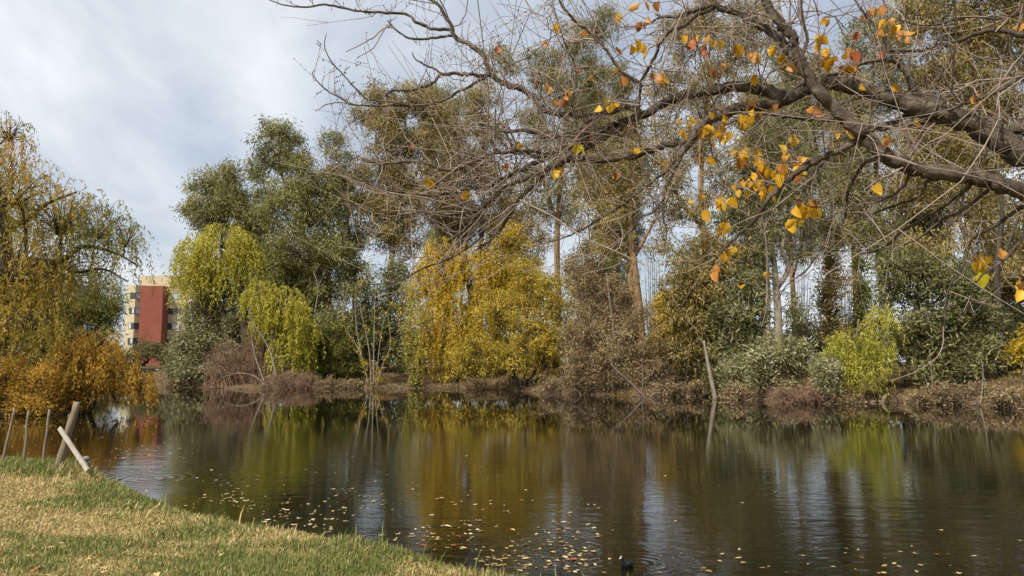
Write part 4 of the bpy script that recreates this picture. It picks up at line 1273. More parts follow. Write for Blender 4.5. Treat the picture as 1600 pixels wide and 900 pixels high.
# ------------------------------------------------------------------ overhanging tree on the near bank
rng = np.random.default_rng(77)
LIMBS = [
    # (px, py, depth, diameter px)
    ('A', [(1930, 470, 4.45, 84), (1820, 365, 4.5, 66), (1700, 292, 4.6, 56), (1600, 243, 4.7, 50), (1560, 217, 4.75, 46), (1512, 192, 4.8, 43), (1437, 168, 4.9, 38), (1380, 150, 5.0, 33), (1325, 136, 5.05, 29),
           (1290, 131, 5.1, 27), (1225, 150, 5.2, 26), (1195, 140, 5.25, 25), (1150, 135, 5.3, 22), (1112, 141, 5.35, 20), (1075, 148, 5.4, 18), (1037, 161, 5.45, 17), (1016, 174, 5.5, 16), (987, 184, 5.5, 15),
           (950, 199, 5.55, 14), (912, 219, 5.6, 13), (875, 237, 5.65, 12), (850, 248, 5.7, 11), (820, 263, 5.75, 10), (787, 281, 5.8, 9.5), (762, 289, 5.85, 9), (737, 294, 5.9, 8), (712, 286, 5.95, 6), (685, 282, 6.0, 3)]),
    ('B', [(1925, 480, 4.4, 60), (1800, 372, 4.3, 40), (1700, 330, 4.3, 35), (1600, 300, 4.3, 31), (1562, 289, 4.3, 31), (1525, 278, 4.32, 31), (1487, 271, 4.35, 30), (1450, 268, 4.38, 29), (1425, 262, 4.4, 29), (1400, 252, 4.4, 29),
           (1375, 236, 4.42, 28), (1355, 220, 4.45, 27), (1335, 199, 4.45, 26), (1307, 171, 4.5, 24), (1282, 148, 4.5, 23), (1265, 120, 4.52, 22), (1250, 92, 4.55, 21), (1241, 65, 4.58, 20), (1228, 45, 4.6, 20), (1212, 28, 4.6, 18),
           (1200, 8, 4.62, 16), (1180, -30, 4.65, 14), (1165, -80, 4.7, 10), (1120, -150, 4.8, 6)]),
    ('C', [(1243, 92, 4.58, 15), (1230, 77, 4.65, 15), (1212, 57, 4.75, 15), (1195, 44, 4.8, 15), (1175, 32, 4.9, 14), (1155, 21, 4.95, 13), (1120, 12, 5.0, 11), (1105, 11, 5.0, 10), (1075, 20, 5.1, 9), (1058, 27, 5.15, 7), (1035, 26, 5.2, 5), (1005, 40, 5.25, 3), (975, 42, 5.3, 2)]),
    ('C2', [(1114, 12, 5.0, 7), (1087, 25, 5.0, 6.5), (1072, 38, 5.0, 6), (1050, 47, 5.0, 6), (1032, 65, 5.05, 5.5), (1024, 87, 5.1, 5), (1012, 107, 5.15, 5), (1002, 127, 5.2, 4.5), (1000, 150, 5.3, 4), (998, 172, 5.4, 3.5)]),
    ('A2', [(1240, 150, 5.16, 18), (1225, 158, 5.1, 17), (1200, 165, 5.1, 16), (1162, 168, 5.1, 16), (1125, 180, 5.15, 15), (1097, 197, 5.2, 14), (1080, 217, 5.2, 13), (1060, 223, 5.25, 12), (1037, 228, 5.3, 11), (1005, 238, 5.35, 10), (975, 246, 5.4, 9.5),
            (937, 250, 5.45, 9), (900, 248, 5.5, 8.5), (875, 256, 5.5, 8), (850, 271, 5.55, 7.5), (830, 292, 5.6, 7), (812, 312, 5.6, 6.5), (795, 336, 5.65, 6), (782, 357, 5.7, 5), (765, 376, 5.7, 3.5), (742, 392, 5.75, 2)]),
    ('A3', [(987, 184, 5.5, 9), (962, 204, 5.48, 8.5), (925, 226, 5.5, 8), (890, 244, 5.5, 8), (855, 264, 5.55, 7.5), (815, 282, 5.6, 7), (790, 290, 5.6, 6.5), (775, 303, 5.62, 6), (762, 318, 5.65, 6), (745, 330, 5.7, 6), (732, 326, 5.72, 5), (712, 310, 5.75, 3.5), (702, 300, 5.8, 2)]),
    ('A4', [(1008, 176, 5.48, 9), (992, 171, 5.45, 9), (975, 167, 5.42, 9), (950, 170, 5.4, 9), (925, 185, 5.4, 8), (908, 197, 5.4, 7), (905, 212, 5.4, 5), (903, 226, 5.4, 3)]),
    ('A6', [(700, 378, 5.8, 5), (718, 366, 5.75, 5), (735, 350, 5.7, 4.5), (752, 333, 5.68, 4), (765, 315, 5.65, 3.5)][::-1]),
    ('D', [(975, 168, 5.42, 8), (945, 178, 5.5, 8), (905, 181, 5.6, 8), (865, 177, 5.7, 8), (847, 168, 5.75, 8.5), (836, 153, 5.8, 8.5), (820, 142, 5.8, 8.5), (800, 135, 5.85, 8.5), (778, 125, 5.9, 8), (765, 110, 5.9, 8), (757, 87, 5.95, 7.5), (737, 72, 5.95, 7),
           (712, 57, 6.0, 6.5), (705, 40, 6.0, 6), (697, 28, 6.0, 5.5), (685, 7, 6.0, 4.5), (665, -4, 6.0, 3.5), (640, -20, 6.05, 2)]),
    ('D2', [(707, 47, 6.0, 5), (690, 46, 6.0, 5), (675, 45, 6.02, 5), (650, 34, 6.05, 4.6), (635, 22, 6.1, 4.2), (600, 20, 6.1, 4), (562, 17, 6.15, 3.6), (530, 11, 6.2, 3.4), (505, 7, 6.2, 3), (482, 11, 6.2, 2.8), (450, 9, 6.25, 2.3), (420, 0, 6.3, 1.4)]),
    ('D3', [(708, 56, 6.0, 4), (675, 59, 6.0, 4), (650, 61, 6.0, 3.6), (630, 55, 6.0, 3), (615, 43, 6.0, 2.6), (606, 32, 6.0, 1.8)]),
    ('D4', [(615, 43, 6.0, 2.4), (600, 44, 6.0, 2.3), (585, 57, 6.0, 2.1), (563, 70, 6.0, 1.8), (540, 81, 6.0, 1.3)]),
    ('D5', [(606, 38, 6.0, 2), (595, 55, 6.0, 1.8), (583, 75, 6.0, 1.6), (558, 90, 6.0, 1.2)]),
    ('E', [(768, 117, 5.9, 5.5), (750, 118, 5.9, 5.5), (730, 116, 5.9, 5.5), (690, 116, 5.95, 5), (680, 127, 5.95, 4.6), (665, 135, 6.0, 4.2), (640, 141, 6.0, 3.8), (612, 142, 6.05, 3.4), (603, 151, 6.05, 2.6)]),
    ('E2', [(690, 116, 5.95, 3.4), (680, 108, 5.95, 3), (663, 101, 5.95, 2.8), (650, 93, 5.95, 2.3), (644, 82, 5.95, 1.6)]),
    ('F', [(760, 118, 5.88, 5), (735, 134, 5.85, 4.6), (712, 146, 5.85, 4.2), (687, 159, 5.85, 3.8), (650, 165, 5.85, 3.5), (612, 165, 5.9, 3.2), (555, 164, 5.9, 2.8), (530, 152, 5.9, 2.4), (505, 137, 5.9, 2.0), (488, 116, 5.9, 1.7), (492, 109, 5.9, 1.2)]),
    ('F2', [(553, 164, 5.9, 2.2), (530, 160, 5.9, 2), (510, 163, 5.9, 1.8), (493, 174, 5.9, 1.2)]),
    ('G', [(640, 164, 5.86, 3), (595, 157, 5.9, 2.8), (575, 155, 5.9, 2.6), (560, 142, 5.9, 2.4), (550, 132, 5.9, 2.3), (535, 115, 5.9, 2), (517, 95, 5.9, 1.8), (507, 72, 5.9, 1.5), (510, 53, 5.9, 1.1)]),
    ('T1', [(850, 248, 5.7, 6), (818, 240, 5.6, 5.5), (785, 238, 5.6, 5), (755, 246, 5.6, 5), (720, 262, 5.65, 5), (690, 265, 5.7, 4.5), (655, 252, 5.75, 4), (620, 254, 5.8, 3.5), (585, 254, 5.85, 3), (558, 243, 5.9, 2)]),
    ('T2', [(737, 294, 5.9, 4), (705, 300, 5.85, 4), (680, 305, 5.85, 4), (650, 303, 5.9, 3.5), (610, 298, 5.9, 3), (570, 285, 5.9, 2.6), (540, 268, 5.95, 2), (520, 245, 6.0, 1.3)]),
    ('T3', [(745, 330, 5.7, 3.4), (700, 335, 5.7, 3.2), (655, 332, 5.75, 3), (610, 338, 5.8, 2.6), (575, 330, 5.8, 2.2), (540, 322, 5.85, 1.3)]),
    ('T4', [(860, 243, 5.68, 7), (835, 236, 5.6, 6.5), (812, 236, 5.6, 6), (780, 238, 5.55, 5), (768, 222, 5.55, 4), (770, 205, 5.55, 3), (782, 190, 5.55, 2.5)]),
    ('T5', [(936, 205, 5.56, 8), (905, 210, 5.6, 8), (870, 211, 5.65, 7.5), (840, 208, 5.7, 7), (815, 204, 5.75, 6), (790, 206, 5.8, 4), (760, 196, 5.85, 3)]),
    ('H', [(1480, 178, 4.86, 13), (1462, 160, 4.88, 13), (1435, 148, 4.9, 12.5), (1424, 125, 4.92, 11), (1411, 106, 4.95, 10), (1397, 92, 4.95, 9), (1387, 70, 5.0, 7), (1375, 48, 5.0, 5), (1350, 20, 5.05, 3.5), (1330, -10, 5.1, 2)]),
    ('H2', [(1398, 95, 4.95, 6), (1380, 94, 5.0, 6), (1360, 96, 5.0, 5.5), (1340, 102, 5.05, 5), (1310, 115, 5.05, 5), (1282, 120, 5.1, 4), (1255, 132, 5.1, 3)]),
    ('I', [(1720, 80, 4.5, 20), (1660, 66, 4.55, 12), (1600, 56, 4.6, 9), (1575, 49, 4.65, 8), (1545, 47, 4.7, 7), (1520, 54, 4.75, 6.5), (1495, 64, 4.8, 6), (1462, 75, 4.85, 5), (1425, 80, 4.9, 4), (1390, 78, 4.95, 2.5)]),
    ('I2', [(1760, 10, 4.5, 18), (1680, 10, 4.55, 8), (1600, 20, 4.6, 5), (1560, 30, 4.7, 4), (1510, 26, 4.8, 3.5), (1450, 40, 4.9, 2.5), (1400, 30, 5.0, 1.5)]),
    ('J', [(1780, 160, 4.46, 30), (1690, 115, 4.5, 9), (1640, 110, 4.55, 7), (1600, 121, 4.6, 6.5), (1570, 136, 4.6, 6), (1540, 150, 4.65, 5.5), (1507, 162, 4.7, 4.5), (1480, 172, 4.75, 3), (1440, 178, 4.8, 2)]),
    ('K', [(1760, 280, 4.9, 26), (1680, 215, 5.3, 22), (1600, 200, 5.6, 19), (1570, 207, 5.7, 15), (1540, 186, 5.8, 10), (1500, 185, 5.9, 9), (1460, 192, 6.0, 8.5), (1437, 190, 6.0, 8), (1400, 197, 6.0, 8), (1370, 202, 6.05, 7.5), (1330, 195, 6.1, 7.5),
           (1300, 187, 6.1, 7.5), (1250, 184, 6.15, 7), (1200, 178, 6.2, 6.5), (1160, 186, 6.2, 5), (1120, 200, 6.3, 4), (1085, 222, 6.3, 3), (1050, 260, 6.4, 2)]),
    ('L', [(1437, 170, 4.95, 9), (1420, 182, 5.0, 8.5), (1395, 190, 5.05, 8), (1370, 200, 5.1, 6.5), (1340, 218, 5.2, 5.5), (1310, 232, 5.25, 5), (1280, 262, 5.3, 4), (1255, 300, 5.3, 3)]),
    ('N', [(1350, 216, 4.48, 12), (1337, 222, 4.5, 11), (1310, 236, 4.55, 10.5), (1275, 250, 4.6, 10), (1250, 267, 4.65, 9), (1225, 287, 4.7, 8.5), (1200, 312, 4.75, 7.5), (1185, 336, 4.8, 6.5), (1170, 352, 4.85, 5.5), (1150, 370, 4.9, 5), (1135, 385, 4.9, 4),
           (1120, 402, 4.95, 3), (1107, 424, 5.0, 2)]),
    ('O', [(1087, 208, 5.2, 9), (1070, 232, 5.15, 8), (1059, 252, 5.15, 7), (1045, 281, 5.1, 6), (1037, 302, 5.1, 5.5), (1036, 315, 5.1, 4), (1037, 340, 5.1, 3), (1042, 362, 5.1, 2), (1038, 384, 5.1, 1.2)]),
    ('O2', [(1036, 312, 5.1, 3.5), (1020, 332, 5.1, 3.2), (1000, 338, 5.15, 3), (985, 362, 5.2, 2.6), (968, 378, 5.2, 2), (955, 400, 5.2, 1.4)]),
    ('P', [(1078, 228, 5.2, 5), (1050, 258, 5.2, 4.5), (1030, 277, 5.25, 4.2), (995, 302, 5.3, 4), (962, 327, 5.35, 3.5), (920, 352, 5.4, 3), (880, 372, 5.45, 2.2), (840, 382, 5.5, 1.3)]),
    ('M1', [(1520, 282, 4.35, 8), (1510, 294, 4.4, 6), (1487, 313, 4.5, 5), (1450, 337, 4.6, 4.5), (1412, 360, 4.7, 4), (1380, 388, 4.8, 3), (1340, 398, 4.85, 2)]),
    ('M2', [(1470, 277, 4.4, 7), (1447, 283, 4.45, 5), (1445, 296, 4.5, 4.5), (1430, 310, 4.55, 4), (1395, 322, 4.6, 3.5), (1360, 335, 4.7, 3), (1330, 350, 4.8, 2)]),
    ('M3', [(1425, 264, 4.42, 7), (1418, 280, 4.5, 5), (1405, 298, 4.55, 4.5), (1370, 315, 4.6, 3.5), (1330, 322, 4.65, 2.5), (1290, 345, 4.7, 1.6)]),
    ('M4', [(1555, 288, 4.35, 7), (1535, 305, 4.4, 5), (1500, 330, 4.45, 4.5), (1470, 345, 4.5, 4), (1430, 375, 4.6, 3), (1370, 390, 4.7, 2.4), (1280, 392, 4.8, 1.6)]),
    ('M5', [(1640, 310, 4.3, 8), (1600, 322, 4.35, 6), (1560, 350, 4.4, 5), (1520, 372, 4.5, 4), (1512, 395, 4.55, 3.6), (1502, 420, 4.55, 3.2), (1484, 448, 4.6, 3), (1477, 483, 4.6, 2.6), (1474, 512, 4.6, 2.2), (1437, 540, 4.65, 1.8), (1398, 545, 4.7, 1.2)]),
    ('M6', [(1474, 510, 4.6, 2), (1473, 538, 4.6, 1.8), (1462, 560, 4.6, 1.5), (1432, 580, 4.65, 1.2), (1390, 596, 4.7, 0.9)]),
    ('M7', [(1660, 330, 4.2, 7), (1610, 360, 4.2, 5), (1570, 405, 4.2, 4), (1530, 435, 4.25, 3), (1515, 470, 4.3, 2), (1525, 500, 4.3, 1.2)]),
    ('M8', [(1380, 240, 4.45, 7), (1345, 262, 4.6, 5), (1325, 300, 4.7, 4.5), (1318, 345, 4.75, 4), (1285, 385, 4.8, 3.4), (1262, 420, 4.85, 2.6), (1230, 445, 4.9, 1.8), (1215, 470, 4.9, 1.1)]),
    ('R', [(752, 372, 5.7, 3.4), (725, 391, 5.7, 3.2), (695, 407, 5.7, 3), (655, 422, 5.7, 2.6), (620, 440, 5.75, 2), (575, 445, 5.8, 1.3)]),
    ('U1', [(905, 212, 5.4, 4), (895, 160, 5.4, 4), (900, 130, 5.4, 3.6), (898, 100, 5.4, 3), (880, 60, 5.4, 2.4), (862, 0, 5.4, 1.6)]),
    ('U2', [(1000, 130, 5.2, 4.5), (970, 112, 5.2, 4.5), (950, 82, 5.2, 4.5), (935, 60, 5.2, 4), (905, 38, 5.2, 4), (880, 12, 5.2, 3.5), (870, -10, 5.2, 3)]),
    ('U3', [(940, 66, 5.2, 3), (915, 60, 5.3, 2.8), (895, 66, 5.3, 2.6), (860, 45, 5.35, 2.2), (835, 20, 5.4, 1.8), (818, -5, 5.4, 1.2)]),
    ('U4', [(1250, 92, 4.56, 6), (1262, 60, 4.6, 5), (1252, 20, 4.6, 4), (1253, -20, 4.6, 3)]),
]
gx0, gy0 = at(1945, 480, 4.4)[0], 4.4
oz = gz(gx0, gy0)
over = thing('overhanging_tree', 'nearly bare grey tree leaning in from the right with last yellow leaves', 'tree', (gx0, gy0, oz))
mt = Buf()
jn = at(1930, 475, 4.42)
add_tube(mt, np.array([[gx0 + 0.1, gy0, oz - 0.3, 0.36], [gx0 + 0.08, gy0, oz + 0.25, 0.27], [gx0 + 0.04, gy0, oz + 1.0, 0.235], [*(jn + [0.03, 0, 0.05]), 0.2],
                       [*at(1850, 250, 4.45), 0.13], [*at(1770, 90, 4.48), 0.08], [*at(1740, -60, 4.5), 0.05], [*at(1690, -220, 4.6), 0.02]]), 34, 12, 0.03, rng)
mt.obj('trunk', M['limb'], over, smooth=True)
limb_rows = []
for nm, pts in LIMBS:
    rows = []
    for px, py, d, w in pts:
        p = at(px, py, d)
        w *= {'A': 0.79, 'B': 0.80, 'C': 0.85}.get(nm, 1.12)
        rows.append([p[0], p[1], p[2], max(w * 0.5 * d / FPX, 0.0022)])
    rows = np.array(rows)
    n = max(8, int(len(rows) * (7 if rows[0, 3] > 0.05 else 4)))
    r = spline(rows, n)
    # small crooks and swellings of real wood
    amp = np.minimum(0.25 * r[:, 3], 0.006)[:, None]
    r[1:, :3] += rng.standard_normal((n - 1, 3)) * amp[1:]
    r[:, 3] *= 1 + 0.05 * np.convolve(rng.standard_normal(n), np.ones(3) / 3, 'same')
    r[:, 3] = np.maximum(r[:, 3], 0.0018)
    bb = Buf()
    sides = 16 if rows[0, 3] > 0.05 else 8 if rows[0, 3] > 0.015 else 5
    v, q, bk = tubes(r[None, :, :3], r[None, :, 3], sides, wob=0.03, rng=rng)
    tip = len(v)
    v = np.vstack([v, r[-1, :3]])
    bk = np.vstack([bk, bk[-1]])
    bb.add(v, f3=[(tip, (n - 1) * sides + i, (n - 1) * sides + (i + 1) % sides) for i in range(sides)], f4=q, bark=bk)
    bb.obj('limb' if rows[0, 3] > 0.02 else 'branch', M['limb'] if rows[0, 3] > 0.008 else M['twig'], over, smooth=True)
    limb_rows.append(r)

# fine twigs along every limb
tw, buds = Buf(), Buf()


def grow_twigs(S0, T0, Ln, up, r0, K=6, spread=0.9):
    n = len(S0)
    d = nrm(T0 * 0.75 + rng.standard_normal((n, 3)) * spread * np.array([1, 0.8, 1]))
    c = rng.standard_normal((n, 3)) * 0.62 + np.array([-0.08, 0, 0.0]) + np.array([0, 0, 1.0]) * up[:, None]
    t = np.linspace(0, 1, K)[None, :, None]
    P = S0[:, None] + Ln[:, None, None] * (d[:, None] * t + c[:, None] * t ** 2) + np.cumsum(rng.standard_normal((n, K, 3)) * 0.03, 1) * Ln[:, None, None] * (t > 0)
    R = r0[:, None] * np.linspace(1, 0.34, K)[None]
    return P, np.maximum(R, 0.0017)


DEN = {'A': 17, 'A2': 17, 'A3': 22, 'A4': 18, 'A6': 16, 'D': 12, 'C': 22, 'C2': 16, 'K': 16, 'T1': 20, 'T2': 16, 'T3': 12, 'T4': 22, 'T5': 22, 'B': 6, 'D2': 5, 'D3': 4, 'D4': 3, 'D5': 3, 'E': 8, 'E2': 4, 'F': 7, 'F2': 3, 'G': 5,
       'R': 3, 'M5': 4, 'M6': 2, 'U1': 12, 'U2': 14, 'U3': 12}
sample_pts = []
SHORT = {k: 0.55 for k in ('M1', 'M2', 'M3', 'M4', 'M5', 'M6', 'M7', 'M8', 'N', 'O', 'P', 'R', 'O2')}
for (nm, pts), r in zip(LIMBS, limb_rows):
    seg = np.linalg.norm(np.diff(r[:, :3], axis=0), axis=1)
    total = seg.sum()
    n = int(total * DEN.get(nm, 11) * (1.25 if nm in ('A', 'A2', 'A3', 'A4', 'T1', 'T2', 'T3', 'T4', 'T5', 'D') else 1.35))
    if n == 0:
        continue
    f = 0.06 + 0.94 * rng.random(n) ** 0.85
    ii = np.minimum((f * (len(r) - 1)).astype(int), len(r) - 2)
    S0 = r[ii, :3]
    T0 = nrm(r[ii + 1, :3] - r[ii, :3])
    pxs = 800 + FPX * S0[:, 0] / S0[:, 1]
    ok = (pxs < 1720)
    S0, T0, rr_ = S0[ok], T0[ok], r[ii, 3][ok]
    n = len(S0)
    left = S0[:, 0] < 0.3
    big = {'D2': 0.32, 'D3': 0.3, 'D4': 0.2, 'D5': 0.2, 'F2': 0.25, 'G': 0.3, 'F': 0.45, 'E': 0.5, 'E2': 0.3, 'D': 0.7, 'T1': 0.7, 'T2': 0.6, 'T3': 0.6}.get(nm, SHORT.get(nm, 1.0))
    Ln = big * (0.22 + 0.75 * rng.random(n) ** 1.6)
    up = np.where(left, 0.25, 0.05) + 0.3 * rng.standard_normal(n)
    r0 = np.minimum(rr_ * 0.6, 0.003 + 0.0052 * rng.random(n) * np.minimum(Ln * 1.4, 1.2))
    P, R = grow_twigs(S0, T0, Ln, up, r0)
    hi = P[..., 2].min(1) > 2.55          # no whips hanging down to the water
    P, R, Ln, up, r0, left = P[hi], R[hi], Ln[hi], up[hi], r0[hi], left[hi]
    n = len(P)
    v, q, bk = tubes(P, R, 4)
    tw.add(v, f4=q, bark=bk)
    sample_pts.append(P[:, 2:].reshape(-1, 3))
    # second order
    k = 2
    j = rng.integers(1, 5, (n, k))
    S1 = P[np.arange(n)[:, None], j].reshape(-1, 3)
    T1 = nrm(P[np.arange(n)[:, None], j + 1] - P[np.arange(n)[:, None], j]).reshape(-1, 3)
    L1 = np.repeat(Ln, k) * (0.22 + 0.4 * rng.random(n * k))
    P1, R1 = grow_twigs(S1, T1, L1, np.repeat(up, k) + 0.15, np.repeat(r0, k) * 0.78, 5, 0.75)
    hi = P1[..., 2].min(1) > 2.4
    P1, R1 = P1[hi], R1[hi]
    v, q, bk = tubes(P1, R1, 3)
    tw.add(v, f4=q, bark=bk)
    # buds on the outer twigs
    if left.any():
        B0 = P1[rng.random(len(P1)) < 0.75][:, 1:].reshape(-1, 3)
        m_ = len(B0)
        h = 0.0042 + 0.003 * rng.random(m_)
        off_ = np.array([[1, 0, 0], [-0.5, 0.87, 0], [-0.5, -0.87, 0], [0, 0, 1.7], [0, 0, -1.0]])
        v = B0[:, None] + off_[None] * h[:, None, None]
        fb = np.array([[0, 1, 3], [1, 2, 3], [2, 0, 3], [1, 0, 4], [2, 1, 4], [0, 2, 4]])
        buds.add(v.reshape(-1, 3), f3=(np.arange(m_)[:, None, None] * 5 + fb).reshape(-1, 3))
tag(tw.obj('twigs', M['twig'], over), kind='stuff')
tag(buds.obj('buds', M['barkdark'], over), kind='stuff')
TWP = np.concatenate(sample_pts + [r[:, :3] for r in limb_rows])


def leaf_mesh(name, seed, curl=0.25, wide=0.8):
    """ovate pointed leaf, 1 unit long, hanging along -z, with a folded midrib and a petiole"""
    g = np.random.default_rng(seed)
    t = np.array([0, 0.12, 0.3, 0.5, 0.7, 0.88, 1.0])
    w = wide * 0.5 * np.array([0.1, 0.62, 0.95, 1.0, 0.78, 0.36, 0.0]) * (1 + 0.1 * g.standard_normal(7))
    bend = curl * g.standard_normal()
    fold = 0.18 + 0.3 * g.random()
    v, f3, f4 = [], [], []
    for i, (a, b_) in enumerate(zip(t, w)):
        y0 = bend * a * a * 0.6
        tw_ = 0.25 * g.standard_normal() * a
        v += [(-b_, y0 + fold * b_ * 2 + tw_ * b_, -a + 0.06 * (b_ > 0.3)), (0, y0, -a), (b_ * (1 + 0.1 * g.standard_normal()), y0 + fold * b_ * 2 - tw_ * b_, -a + 0.06 * (b_ > 0.3))]
    for i in range(6):
        o = 3 * i
        f4 += [(o, o + 1, o + 4, o + 3), (o + 1, o + 2, o + 5, o + 4)]
    bb = Buf()
    bb.add(v, f4=f4)
    P = np.array([[[0, 0, 0.35], [0.02, 0.03, 0.18], [0, 0, -0.02]]])
    vv, q, bk = tubes(P, np.array([[0.012, 0.012, 0.012]]), 3)
    bb.add(vv, f4=q)
    return bb.mesh(name, None, smooth=True)


def flat_leaf_mat(name, c1, c2, c3, trans=0.4):
    m, n, l = new_mat(name)
    oi = n.new('ShaderNodeObjectInfo')
    tcn = n.new('ShaderNodeTexCoord')
    nz = n.new('ShaderNodeTexNoise'); nz.inputs['Scale'].default_value = 4; nz.inputs['Detail'].default_value = 4
    l.new(tcn.outputs['Object'], nz.inputs['Vector'])
    ad = n.new('ShaderNodeMath'); ad.operation = 'MULTIPLY_ADD'
    l.new(nz.outputs['Fac'], ad.inputs[0]); ad.inputs[1].default_value = 0.7
    mu = n.new('ShaderNodeMath'); mu.operation = 'MULTIPLY_ADD'
    l.new(oi.outputs['Random'], mu.inputs[0]); mu.inputs[1].default_value = 0.8; mu.inputs[2].default_value = -0.25
    l.new(mu.outputs[0], ad.inputs[2])
    r = ramp(n, [c1, c2, c3])
    l.new(ad.outputs[0], r.inputs[0])
    p = n.new('ShaderNodeBsdfPrincipled'); p.inputs['Roughness'].default_value = 0.5; p.inputs['Specular IOR Level'].default_value = 0.3
    l.new(r.outputs[0], p.inputs['Base Color'])
    t = n.new('ShaderNodeBsdfTranslucent'); l.new(r.outputs[0], t.inputs[0])
    x = n.new('ShaderNodeMixShader'); x.inputs[0].default_value = trans
    l.new(p.outputs[0], x.inputs[1]); l.new(t.outputs[0], x.inputs[2])
    o = n.new('ShaderNodeOutputMaterial'); l.new(x.outputs[0], o.inputs[0])
    return m


